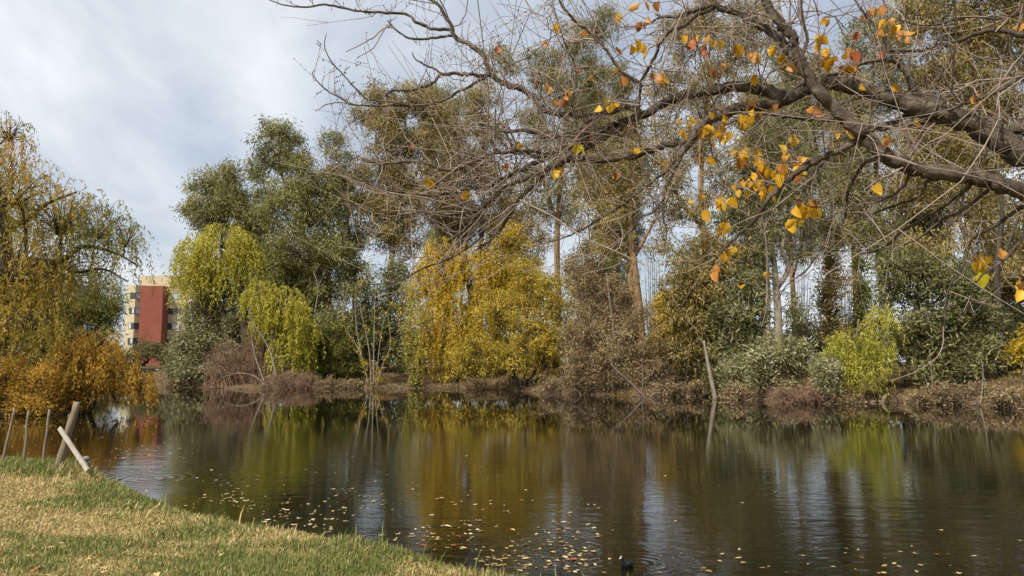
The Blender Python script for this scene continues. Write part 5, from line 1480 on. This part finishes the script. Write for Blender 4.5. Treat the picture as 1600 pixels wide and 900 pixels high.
M['leaf_yellow'] = flat_leaf_mat('yellow_hanging_leaf', srgb(168, 124, 20), srgb(212, 164, 34), srgb(228, 188, 72))
M['leaf_orange'] = flat_leaf_mat('orange_hanging_leaf', srgb(132, 80, 36), srgb(182, 120, 52), srgb(206, 158, 80))
M['leaf_brown'] = flat_leaf_mat('brown_hanging_leaf', srgb(100, 48, 28), srgb(150, 78, 40), srgb(180, 104, 60), 0.25)
M['leaf_green'] = flat_leaf_mat('green_yellow_hanging_leaf', srgb(140, 140, 30), srgb(190, 176, 40), srgb(214, 190, 60))
lm = {}
for c in ('leaf_yellow', 'leaf_orange', 'leaf_brown', 'leaf_green'):
    for k in range(3):
        me = leaf_mesh(c + '_shape', 10 * k + 3, 0.5, 0.74)
        me.materials.append(M[c])
        lm[c, k] = me
CL = [  # px, py, number, spread x, spread y, colour, depth
    (1150, 175, 16, 38, 16, 'y', 5.1), (1090, 190, 10, 24, 14, 'y', 5.2), (1130, 215, 12, 26, 14, 'y', 5.1), (1165, 230, 7, 20, 12, 'y', 5.0), (1185, 158, 6, 20, 8, 'o', 5.1),
    (1215, 262, 14, 28, 12, 'y', 4.9), (1240, 240, 8, 18, 14, 'y', 4.8), (1170, 285, 12, 24, 12, 'y', 4.95), (1125, 312, 12, 26, 10, 'y', 5.0), (1200, 295, 7, 16, 12, 'y', 4.85), (1190, 250, 5, 20, 10, 'o', 4.9),
    (1252, 320, 10, 12, 14, 'y', 4.75), (1246, 342, 6, 8, 8, 'y', 4.75), (1265, 312, 3, 8, 8, 'o', 4.75), (1138, 347, 6, 9, 7, 'y', 5.0), (1122, 350, 1, 3, 3, 'y', 5.0), (1098, 245, 3, 8, 6, 'y', 5.15), (1152, 248, 4, 8, 6, 'o', 5.0),
    (1135, 395, 5, 7, 9, 'y', 4.9), (1125, 416, 3, 6, 6, 'o', 4.9), (1156, 447, 1, 2, 2, 'y', 4.9), (1202, 424, 1, 2, 2, 'o', 4.9),
    (1382, 217, 3, 8, 4, 'o', 4.4), (1368, 288, 2, 6, 3, 'y', 4.45), (1274, 168, 3, 7, 6, 'o', 4.5), (1345, 130, 1, 3, 3, 'y', 4.9), (1394, 131, 1, 3, 3, 'y', 4.9), (1527, 150, 2, 5, 4, 'o', 4.6), (1430, 187, 1, 2, 2, 'y', 4.8),
    (922, 208, 1, 2, 2, 'y', 5.4), (980, 195, 1, 2, 2, 'y', 5.4), (901, 225, 2, 3, 5, 'g', 5.4), (957, 160, 5, 12, 7, 'y', 5.35), (985, 232, 2, 10, 4, 'y', 5.35), (965, 270, 1, 3, 3, 'y', 5.3), (1040, 250, 2, 8, 6, 'y', 5.2),
    (996, 72, 4, 9, 8, 'y', 5.1), (1008, 35, 3, 6, 7, 'o', 5.1), (1068, 55, 2, 5, 5, 'y', 5.0), (1084, 60, 3, 4, 9, 'b', 5.0), (1120, 62, 3, 12, 5, 'y', 4.95), (1155, 75, 4, 10, 8, 'o', 4.9), (1100, 75, 2, 5, 5, 'b', 5.0), (960, 28, 2, 5, 4, 'y', 5.2),
    (1030, 112, 4, 9, 8, 'o', 5.1), (1118, 108, 4, 10, 8, 'o', 5.0), (1180, 80, 2, 6, 6, 'o', 4.8), (1178, 120, 2, 5, 5, 'y', 4.9), (970, 115, 3, 10, 8, 'o', 5.2), (957, 75, 1, 3, 3, 'o', 5.2), (907, 48, 1, 2, 2, 'o', 5.2), (848, 66, 1, 2, 2, 'o', 5.4),
    (875, 35, 1, 2, 2, 'b', 5.4), (836, 122, 1, 2, 2, 'b', 5.6), (855, 132, 2, 4, 3, 'o', 5.6), (885, 145, 5, 14, 10, 'o', 5.5), (865, 155, 3, 10, 6, 'o', 5.6), (925, 115, 1, 3, 3, 'y', 5.4), (904, 98, 2, 4, 8, 'o', 5.4), (1010, 4, 3, 14, 5, 'o', 5.0),
    (1283, 55, 4, 7, 9, 'y', 4.6), (1288, 72, 2, 4, 5, 'y', 4.6), (1290, 30, 2, 6, 5, 'y', 4.7), (1221, 85, 2, 4, 4, 'o', 4.55), (1211, 71, 1, 2, 2, 'y', 4.55), (1315, 85, 7, 12, 10, 'o', 4.9), (1325, 105, 4, 10, 6, 'o', 4.9), (1332, 80, 2, 4, 4, 'b', 4.9),
    (1376, 82, 1, 3, 3, 'b', 4.9), (1340, 50, 2, 5, 3, 'b', 4.9), (1385, 30, 6, 16, 12, 'o', 4.9), (1368, 12, 3, 10, 5, 'o', 4.9), (1414, 52, 3, 6, 6, 'o', 4.85), (1395, 35, 2, 4, 5, 'y', 4.9), (1350, 20, 2, 10, 6, 'o', 5.0), (1595, 38, 2, 4, 6, 'o', 4.5), (1230, 100, 1, 3, 3, 'o', 4.6),
    (604, 158, 1, 1, 1, 'b', 6.05), (785, 74, 1, 1, 1, 'b', 5.8), (644, 224, 1, 2, 2, 'b', 5.8), (785, 258, 2, 5, 3, 'b', 5.6), (725, 300, 2, 5, 4, 'b', 5.7), (667, 280, 1, 2, 2, 'o', 5.7), (870, 260, 3, 8, 5, 'y', 5.5), (812, 222, 3, 12, 6, 'y', 5.6),
    (1538, 398, 4, 8, 6, 'y', 4.4), (1532, 408, 4, 6, 5, 'g', 4.4), (1560, 391, 2, 4, 2, 'o', 4.4), (1535, 424, 3, 5, 6, 'g', 4.4), (1596, 440, 5, 5, 16, 'y', 4.2), (1600, 420, 2, 3, 5, 'o', 4.2), (1235, 215, 3, 14, 8, 'y', 4.8), (1310, 205, 3, 14, 8, 'y', 4.9)]
CN = {'y': 'leaf_yellow', 'o': 'leaf_orange', 'b': 'leaf_brown', 'g': 'leaf_green'}
pet = Buf()
nleaf = 0
for px, py, k, sx, sy, c, d in CL:
    ctr = at(px, py, d)
    # a fine twig carries each cluster
    near_i = np.argmin(np.linalg.norm((TWP - ctr) * [1, 0.8, 1] + [0, 0, -0.06], axis=1))
    a0 = TWP[near_i]
    if k > 1:
        P = curve_to(a0, ctr + [0, 0, 0.02], 6, rng, 0.1)
        v, q, bk = tubes(P[None], np.linspace(0.003, 0.0016, 6)[None], 4)
        pet.add(v, f4=q, bark=bk)
    for i in range(k):
        cc_ = c
        if rng.random() < (0.06 if c == 'y' else 0.3):
            cc_ = 'o' if c == 'y' else 'y'
        p = at(px + rng.normal() * sx * 0.6, py + rng.normal() * sy * 0.6, d + rng.normal() * 0.12)
        size = (0.054 + 0.036 * rng.random())
        o = bpy.data.objects.new('leaf', lm[CN[cc_], int(rng.integers(3))])
        COL.objects.link(o)
        o.parent = over
        hang = p + np.array([0, 0, 0.35 * size])
        # petiole back to its twig
        j = np.argmin(np.linalg.norm(TWP - hang, axis=1)) if k == 1 else None
        tgt = TWP[j] if j is not None else (P[rng.integers(2, 6)])
        Pp = curve_to(tgt, hang, 4, rng, 0.12)
        v, q, bk = tubes(Pp[None], np.linspace(0.0016, 0.001, 4)[None], 3)
        pet.add(v, f4=q, bark=bk)
        o.location = p - np.array(over.location)
        o.rotation_euler = (rng.normal() * 0.45, rng.normal() * 0.45, rng.choice([0, PI]) + rng.normal() * 0.8)
        o.scale = (size * (0.85 + 0.3 * rng.random()),) * 3
        nleaf += 1
tag(pet.obj('leaf_stalks', M['twig'], over), kind='stuff')
print('hanging leaves', nleaf)

# ------------------------------------------------------------------ grass of the near lawn
rng = np.random.default_rng(91)
N = 380000
u = rng.random(N)
yy = 4.6 / (1 - u * (1 - 4.6 / 18.5))              # denser close by
xx = (rng.random(N) * 1.9 - 1.42) * 0.72 * yy
yy += rng.random(N) * 0.1
ok = (xx > -15) & (xx < 4.2)
xx, yy = xx[ok], yy[ok]
sd_ = sdist(xx, yy)
ok = sd_ > -0.03
xx, yy, sd_ = xx[ok], yy[ok], sd_[ok]
zz_ = ground_z(xx, yy, sd_)
g1 = fbm(xx, yy, 1.9, 21)
g2 = fbm(xx, yy, 0.55, 33)
edge = 1 - sstep(0.1, 1.3 + 2.2 * (fbm(xx, yy, 1.6, 55) - 0.45), sd_)
band = 1 - sstep(0.5, 3.2, sd_)
green = np.clip(0.45 * edge + 0.42 * band + 2.6 * (g1 - 0.53) + 1.2 * (g2 - 0.5), 0, 1)
# worn, bare-ish straw in the middle: thin it out
ok = rng.random(len(xx)) < np.where(green < 0.2, 0.8, 1.0)
xx, yy, zz_, sd_, green, g2 = [a[ok] for a in (xx, yy, zz_, sd_, green, g2)]
n = len(xx)
tuft = sstep(0.5, 0.75, fbm(xx, yy, 0.8, 71))
hgt = (0.028 + 0.03 * rng.random(n)) * (1 + 0.9 * green) + edge[ok] * (0.02 + 0.09 * tuft) * rng.random(n) ** 1.8
corner = np.exp(-(((xx + 7.9) / 1.5) ** 2 + ((yy - 14.3) / 1.2) ** 2))       # the rank tuft round the leaning post
hgt += corner * (0.1 + 0.22 * rng.random(n))
long_ = (rng.random(n) < 0.012 * edge[ok]) * rng.random(n)
hgt += long_ * 0.24
lean = np.where(green > 0.5, 0.55, 1.25)
az = rng.random(n) * 2 * PI
D = np.stack([np.cos(az) * lean * rng.random(n), np.sin(az) * lean * rng.random(n), np.ones(n)], 1)
D = nrm(D)
wdt = (0.0042 + 0.004 * rng.random(n)) * (yy / 7) ** 0.7
side = nrm(np.stack([np.sin(az + 1.3 * rng.standard_normal(n)), np.cos(az), np.zeros(n)], 1))
Bp = np.stack([xx, yy, zz_ - 0.004], 1)
h3 = hgt[:, None]
mid = Bp + D * h3 * 0.55
tip = Bp + D * h3 + np.stack([D[:, 0], D[:, 1], -0.55 * np.hypot(D[:, 0], D[:, 1])], 1) * h3 * 0.6
w3 = wdt[:, None]
Vg = np.stack([Bp - side * w3, Bp + side * w3, mid + side * w3 * 0.8, mid - side * w3 * 0.8, tip], 1)
base = np.arange(n)[:, None] * 5
gb = Buf()
tone = np.where(rng.random(n) < 0.12 + 0.98 * green, 0.62 + 0.16 * rng.random(n), 0.16) + 0.14 * rng.standard_normal(n)
gb.add(Vg.reshape(-1, 3), f4=base + np.array([[0, 1, 2, 3]]), f3=base + np.array([[3, 2, 4]]), tone=np.repeat(tone, 5))
M['grass'] = leaf_mat('lawn_grass', [srgb(200, 174, 124), srgb(176, 156, 102), srgb(146, 142, 82), srgb(116, 124, 64), srgb(88, 104, 50)], 0.3, 0.2, 2.0)
tag(gb.obj('grass', M['grass']), 'short dry lawn grass, greener along the water', 'grass', kind='stuff')
print('blades', n)

# dead twigs and roots hanging over the far waterline
N = 6500
px_ = 300 + 1340 * rng.random(N)
k = fbm(px_, px_ * 0 + 3.3, 46, 8) > 0.36
px_ = px_[k]
yb = np.interp(px_, shore_x, shore_d) + rng.normal(size=len(px_)) * 0.35 + 0.25
S0 = np.stack([(px_ - 800) / FPX * yb, yb, np.zeros(len(px_))], 1)
S0[:, 2] = np.maximum(ground_z(S0[:, 0], S0[:, 1]), -0.1)
D = nrm(rng.standard_normal(S0.shape) * [1, 0.6, 0.5] + [0, -0.35, 0.55])
Ln = 0.25 + 0.8 * rng.random((len(S0), 1, 1)) ** 2
t = np.linspace(0, 1, 4)[None, :, None]
P = S0[:, None] + D[:, None] * Ln * t + np.array([0, 0, -0.7]) * Ln * t ** 2 + rng.standard_normal((len(S0), 4, 3)) * 0.05 * t
P[..., 2] = np.maximum(P[..., 2], -0.05)
v, q, bk = tubes(P, np.linspace(0.02, 0.008, 4)[None].repeat(len(S0), 0), 3)
wb = Buf()
wb.add(v, f4=q, bark=bk)
tag(wb.obj('shore_brush', M['browntwig']), 'dead twigs and roots straggling along the far waterline', 'brush', kind='stuff')

# dry grass and leaf litter on the far bank
N = 60000
px_ = rng.random(N) * 1150 + 500
yb = np.interp(px_, shore_x, shore_d) + rng.random(N) ** 1.4 * 13 + 0.1
xb_ = (px_ - 800) / FPX * yb
sb = sdist(xb_, yb)
k = (sb > 0.15) & (fbm(xb_, yb, 2.5, 12) > 0.42)
xb_, yb, sb = xb_[k], yb[k], sb[k]
zb_ = ground_z(xb_, yb, sb)
fb_ = Buf()
nb = len(xb_)
leaf_tris(fb_, np.stack([xb_, yb, zb_], 1), rng.standard_normal((nb, 3)) * 0.7 + [0, 0, 0.8], 0.12 + 0.2 * rng.random(nb), 0.05, 0.5 + 0.25 * rng.standard_normal(nb), rng)
M['bankgrass'] = leaf_mat('dry_bank_grass', [srgb(92, 80, 46), srgb(132, 110, 72), srgb(164, 142, 98)], 0.25, 0.8)
tag(fb_.obj('bank_grass', M['bankgrass']), 'dry straw-coloured grass along the far bank', 'grass', kind='stuff')

# ------------------------------------------------------------------ stakes, post and plank
rng = np.random.default_rng(17)


def post(name, label, cat, p0, p1, d0, d1, Y0, Y1, mat, sides=8, group=None, sq=None):
    a, c = at(*p0, Y0), at(*p1, Y1)
    g = gz(a[0], a[1])
    foot = a.copy()
    dirv = nrm(c - a)
    foot = a - dirv * 0.25
    n = 9
    t = np.linspace(0, 1, n)[:, None]
    P = foot + (c - foot) * t + rng.standard_normal((n, 3)) * 0.006
    R = (d0 + (d1 - d0) * t[:, 0]) * 0.5 * Y0 / FPX
    b = Buf()
    rows = np.hstack([P, R[:, None]])
    add_tube(b, rows, n, sides, 0.05, rng)
    o = b.obj(name, M[mat])
    return tag(o, label, cat, group)


post('fence_stake', 'thin grey stake at the far left of the fence row', 'stake', (6, 716), (23, 637), 4.5, 4, 14.9, 14.95, 'deadwood')
post('fence_stake', 'thin grey stake, second from the left in the fence row', 'stake', (37, 720), (45, 642), 4.5, 3.6, 14.7, 14.75, 'deadwood')
post('fence_stake', 'thin grey stake nearest the leaning post', 'stake', (69, 710), (78, 640), 4.5, 4, 14.5, 14.5, 'deadwood')
post('fence_stake', 'short dark stake half hidden behind the leaning post', 'stake', (99, 700), (109, 646), 4.5, 4, 15.2, 15.2, 'bark')
post('fence_post', 'thick weathered post leaning to the right at the end of the fence', 'post', (95, 716), (121, 628), 13, 10, 13.9, 13.9, 'deadwood', 10)
# bleached plank propped against the post
a, c = at(137, 735, 13.0), at(93, 669, 13.75)
b = Buf()
dv = c - a
sx_ = nrm(np.cross(dv, [0, 1, 0])) * 0.036
sy_ = nrm(np.cross(sx_, dv)) * 0.017
vs = []
for t in np.linspace(0, 1, 7):
    q0 = a + dv * t + rng.standard_normal(3) * 0.002
    vs += [q0 + sx_ + sy_, q0 - sx_ + sy_, q0 - sx_ - sy_, q0 + sx_ - sy_]
f4 = [(4 * i + j, 4 * i + (j + 1) % 4, 4 * i + 4 + (j + 1) % 4, 4 * i + 4 + j) for i in range(6) for j in range(4)] + [(3, 2, 1, 0), (24, 25, 26, 27)]
vs = np.array(vs)
b.flat = True
b.add(vs, f4=f4, bark=np.stack([vs[:, 0], vs[:, 1], np.repeat(np.linspace(0, 1, 7), 4)], 1))
tag(b.obj('plank', M['whitewood']), 'bleached plank propped slantwise against the leaning post', 'plank')
# rounded stone in the water
q0 = gp(134, 716, 0.05)
b = Buf()
th, ph = np.meshgrid(np.linspace(0, PI, 9), np.linspace(0, 2 * PI, 14, endpoint=False), indexing='ij')
rs = 0.09 * (1 + 0.12 * np.sin(3 * ph + 1) * np.sin(th) + 0.08 * np.cos(2 * th + ph))
vs = np.stack([q0[0] + rs * np.sin(th) * np.cos(ph), q0[1] + rs * np.sin(th) * np.sin(ph), 0.03 + rs * 0.75 * np.cos(th)], -1).reshape(-1, 3)
ii = np.arange(9 * 14).reshape(9, 14)
f4 = np.stack([ii[:-1], ii[1:], np.roll(ii[1:], -1, 1), np.roll(ii[:-1], -1, 1)], -1).reshape(-1, 4)
b.add(vs, f4=f4)
M['stone'] = plain_mat('grey_stone', srgb(112, 106, 98), srgb(150, 144, 134), 14, 0.85, 0.5)
tag(b.obj('stone', M['stone'], smooth=True), 'rounded grey stone in the water beside the plank', 'stone')

# ------------------------------------------------------------------ coot
q0 = gp(979, 886, 0.0)
M['coot_black'] = plain_mat('black_feathers', (0.006, 0.006, 0.007, 1), (0.014, 0.014, 0.016, 1), 30, 0.6)
M['coot_bill'] = plain_mat('white_bill', srgb(226, 222, 206), srgb(236, 234, 222), 10, 0.5)
M['coot_eye'] = plain_mat('red_eye', (0.2, 0.01, 0.01, 1), (0.25, 0.02, 0.01, 1), 10, 0.2)
coot = thing('coot', 'small black coot with white bill swimming among the floating leaves', 'bird', (q0[0], q0[1], 0))
# one continuous body: rings from the tail to the crown of the head (x towards the bill)
prof = [(-0.098, 0.046, 0.003, 0.003), (-0.085, 0.036, 0.022, 0.014), (-0.06, 0.026, 0.042, 0.030), (-0.025, 0.022, 0.052, 0.040), (0.010, 0.022, 0.050, 0.040), (0.036, 0.034, 0.038, 0.036), (0.046, 0.056, 0.024, 0.026),
        (0.047, 0.078, 0.018, 0.020), (0.050, 0.094, 0.019, 0.021), (0.058, 0.108, 0.019, 0.020), (0.066, 0.117, 0.013, 0.013), (0.071, 0.121, 0.003, 0.003)]
pp = np.array(prof)
K_ = 14
cen = np.stack([pp[:, 0], np.zeros(len(pp)), pp[:, 1]], 1)
tan = nrm(np.gradient(cen, axis=0))
nv = np.cross(tan, [0, 1, 0])
an = np.arange(K_) * 2 * PI / K_
rings_ = cen[:, None] + np.array([0, 1.0, 0])[None, None] * (pp[:, 2][:, None] * np.cos(an))[..., None] + nv[:, None] * (pp[:, 3][:, None] * np.sin(an))[..., None]


def yaw(v, a=rad(205)):
    c_, s_ = math.cos(a), math.sin(a)
    v = np.asarray(v, float)
    return np.stack([v[..., 0] * c_ - v[..., 1] * s_, v[..., 0] * s_ + v[..., 1] * c_, v[..., 2]], -1) + np.array([q0[0], q0[1], 0])


ii = np.arange(len(pp) * K_).reshape(-1, K_)
f4 = np.stack([ii[:-1], np.roll(ii[:-1], -1, 1), np.roll(ii[1:], -1, 1), ii[1:]], -1).reshape(-1, 4)
b = Buf(); b.add(yaw(rings_.reshape(-1, 3)), f4=f4)
b.obj('body', M['coot_black'], coot, smooth=True)
b = Buf()
for z0, x0, x1, w0, h0 in ((0.107, 0.070, 0.098, 0.007, 0.008),):
    rg = []
    for t, k in ((0, 1.0), (0.4, 0.9), (0.75, 0.6), (1, 0.08)):
        c0 = np.array([x0 + (x1 - x0) * t, 0, z0 - 0.008 * t])
        rg.append([c0 + [0, w0 * k * math.cos(x), h0 * k * math.sin(x)] for x in np.arange(8) * PI / 4])
    rg = np.array(rg).reshape(-1, 3)
    ii = np.arange(32).reshape(4, 8)
    b.add(yaw(rg), f4=np.stack([ii[:-1], np.roll(ii[:-1], -1, 1), np.roll(ii[1:], -1, 1), ii[1:]], -1).reshape(-1, 4))
th, ph = np.meshgrid(np.linspace(0, PI, 6), np.arange(8) * PI / 4, indexing='ij')
vs = np.stack([0.0715 + 0.006 * np.sin(th) * np.cos(ph), 0.007 * np.sin(th) * np.sin(ph), 0.119 + 0.011 * np.cos(th)], -1).reshape(-1, 3)
ii = np.arange(48).reshape(6, 8)
b.add(yaw(vs), f4=np.stack([ii[:-1], ii[1:], np.roll(ii[1:], -1, 1), np.roll(ii[:-1], -1, 1)], -1).reshape(-1, 4))
b.obj('bill', M['coot_bill'], coot, smooth=True)
for sy in (-1, 1):
    b = Buf()
    vs = np.stack([0.060 + 0.003 * np.sin(th) * np.cos(ph), sy * 0.0175 + 0.003 * np.sin(th) * np.sin(ph), 0.113 + 0.003 * np.cos(th)], -1).reshape(-1, 3)
    b.add(yaw(vs), f4=np.stack([ii[:-1], ii[1:], np.roll(ii[1:], -1, 1), np.roll(ii[:-1], -1, 1)], -1).reshape(-1, 4))
    b.obj('eye', M['coot_eye'], coot, smooth=True)
    b = Buf()     # folded wing along the flank
    rg = []
    for t, k in ((0, 0.3), (0.3, 1), (0.65, 0.9), (1, 0.12)):
        c0 = np.array([0.025 - 0.115 * t, sy * (0.043 - 0.030 * max(0, t - 0.5) * 2), 0.036 + 0.012 * t])
        rg.append([c0 + [0, 0.014 * k * math.cos(x), 0.022 * k * math.sin(x)] for x in np.arange(8) * PI / 4])
    jj = np.arange(32).reshape(4, 8)
    b.add(yaw(np.array(rg).reshape(-1, 3)), f4=np.stack([jj[:-1], np.roll(jj[:-1], -1, 1), np.roll(jj[1:], -1, 1), jj[1:]], -1).reshape(-1, 4))
    b.obj('wing', M['coot_black'], coot, smooth=True)

# ------------------------------------------------------------------ fallen leaves
rng = np.random.default_rng(44)


def fallen_mesh(name, seed, lobes):
    g = np.random.default_rng(seed)
    k = 11
    an = np.arange(k) * 2 * PI / k
    r = (0.5 + 0.12 * g.standard_normal(k)) * (1 + lobes * np.cos(an * 3 + g.random() * 6))
    r = np.maximum(r, 0.2)
    v = np.stack([r * np.cos(an), 0.62 * r * np.sin(an), 0.10 * (r - 0.35) * (1 + g.standard_normal(k) * 0.9)], 1)
    v[:, 2] += 0.22 * v[:, 1] ** 2 + 0.16 * v[:, 0] ** 2 * g.standard_normal()
    v = np.vstack([v, [0, 0, -0.02]])
    b = Buf()
    b.add(v, f3=[(k, i, (i + 1) % k) for i in range(k)])
    P = np.array([[[0.4, 0, 0.0], [0.62, 0.06 * g.standard_normal(), 0.03], [0.85, 0.15 * g.standard_normal(), 0.05]]])
    vv, q, bk = tubes(P, np.array([[0.02, 0.018, 0.014]]), 3)
    b.add(vv, f4=q)
    return b.mesh(name, None)


M['fallen_tan'] = flat_leaf_mat('tan_fallen_leaf', srgb(120, 92, 60), srgb(172, 142, 98), srgb(206, 184, 144), 0.1)
M['fallen_yellow'] = flat_leaf_mat('yellow_fallen_leaf', srgb(150, 118, 62), srgb(196, 166, 100), srgb(222, 202, 148), 0.1)
M['fallen_rust'] = flat_leaf_mat('rusty_fallen_leaf', srgb(110, 56, 30), srgb(160, 92, 52), srgb(186, 128, 86), 0.1)
fm = {}
for mk in ('fallen_tan', 'fallen_yellow', 'fallen_rust'):
    for k in range(4):
        me = fallen_mesh(mk + '_shape', 70 + k, 0.05 + 0.07 * k)
        me.materials.append(M[mk])
        fm[mk, k] = me


def on_water(n):
    """pixels where leaves drift: thick along the lawn edge, thinner outward and to the right"""
    out = []
    ex = np.array([p[0] for p in NEAR_PX][::-1], float); ey = np.array([p[1] for p in NEAR_PX][::-1], float)
    while len(out) < n:
        r = rng.random()
        if r < 0.5:
            px = 270 + 650 * rng.random()
            e = np.interp(px, ex, ey) if px < 742 else 893 + (px - 742) * 0.12
            py = e - abs(rng.normal()) * 38 - 3
            if px > 520:
                py = e - abs(rng.normal()) * 62 - 3
        elif r < 0.68:
            px, py = 640 + 300 * rng.random(), 780 + 115 * rng.random()
        elif r < 0.80:
            px, py = 880 + 720 * rng.random() ** 1.6, 898 - abs(rng.normal()) * 30
        elif r < 0.96:
            px, py = 310 * rng.random(), 655 + 85 * rng.random()
        else:
            px, py = 200 + 1300 * rng.random(), 650 + 180 * rng.random()
        if fbm(np.array([px]), np.array([py * 2.0]), 70, 3)[0] < 0.46 and rng.random() < 0.9:
            continue
        if py > 897: continue
        p = gp(px, py, 0.0)
        if sdist(p[0], p[1])[0] > -0.08: continue
        out.append((p[0], p[1], py))
    return out


fl = sorted(on_water(640), key=lambda a: -a[2])
rest = Buf()
for i, (x, y, py) in enumerate(fl):
    mk = ['fallen_tan', 'fallen_yellow', 'fallen_rust'][int(rng.choice(3, p=[0.55, 0.35, 0.10]))]
    k = int(rng.integers(4))
    size = 0.028 + 0.058 * rng.random() ** 1.7
    if i < 220:
        o = bpy.data.objects.new('fallen_leaf', fm[mk, k])
        COL.objects.link(o)
        o.location = (x, y, 0.007)
        o.rotation_euler = (rng.normal() * 0.07, rng.normal() * 0.07, rng.random() * 6.28)
        o.scale = (size, size, size)
        near_coot = math.hypot(x - q0[0], y - q0[1]) < 0.9
        zone = ('beside the coot' if near_coot else 'close against the lawn edge' if sdist(x, y)[0] > -0.9 else
                'in the scatter right of the coot' if x > q0[0] else 'in the thick drift left of the coot' if x > -1.6 else 'off the middle of the lawn edge')
        word = {'fallen_tan': 'tan', 'fallen_yellow': 'pale yellow', 'fallen_rust': 'rusty brown'}[mk]
        tag(o, word + ' leaf floating on the pond ' + zone, 'leaf', word + ' leaves floating ' + zone)
    else:
        me = fm[mk, k]
        vv = np.empty(len(me.vertices) * 3, np.float32); me.vertices.foreach_get('co', vv)
        vv = vv.reshape(-1, 3)[:11] * size * 1.05
        a_ = rng.random() * 6.28
        R_ = np.array([[math.cos(a_), -math.sin(a_), 0], [math.sin(a_), math.cos(a_), 0], [0, 0, 1]])
        vv = vv @ R_.T + [x, y, 0.008]
        vv = np.vstack([vv, vv.mean(0) - [0, 0, 0.001]])
        rest.add(vv, f3=[(11, q_, (q_ + 1) % 11) for q_ in range(11)], tone=rng.random())
M['fallen_mix'] = leaf_mat('pale_drifting_leaves', [srgb(140, 104, 66), srgb(196, 168, 120), srgb(226, 206, 164)], 0.1, 0.1)
tag(rest.obj('drifting_leaves', M['fallen_mix']), 'thin scatter of small leaves drifting farther out on the pond', 'leaves', kind='stuff')
cnt = 0
while cnt < 70:
    px, py = 760 * rng.random(), 745 + 155 * rng.random() ** 0.8
    p = gp(px, py, 0.45)
    s0 = sdist(p[0], p[1])[0]
    if s0 < 0.12: continue
    mk = ['fallen_tan', 'fallen_yellow', 'fallen_rust'][int(rng.choice(3, p=[0.4, 0.35, 0.25]))]
    o = bpy.data.objects.new('fallen_leaf', fm[mk, int(rng.integers(4))])
    COL.objects.link(o)
    size = 0.05 + 0.045 * rng.random()
    o.location = (p[0], p[1], gz(p[0], p[1]) + 0.035)
    o.rotation_euler = (rng.normal() * 0.3, rng.normal() * 0.3, rng.random() * 6.28)
    o.scale = (size, size, size)
    zone = 'near the water edge' if s0 < 0.9 else 'left of the lawn middle' if px < 350 else 'right of the lawn middle'
    word = {'fallen_tan': 'tan', 'fallen_yellow': 'pale yellow', 'fallen_rust': 'rusty brown'}[mk]
    tag(o, word + ' fallen leaf lying on the lawn ' + zone, 'leaf', word + ' leaves on the lawn ' + zone)
    cnt += 1
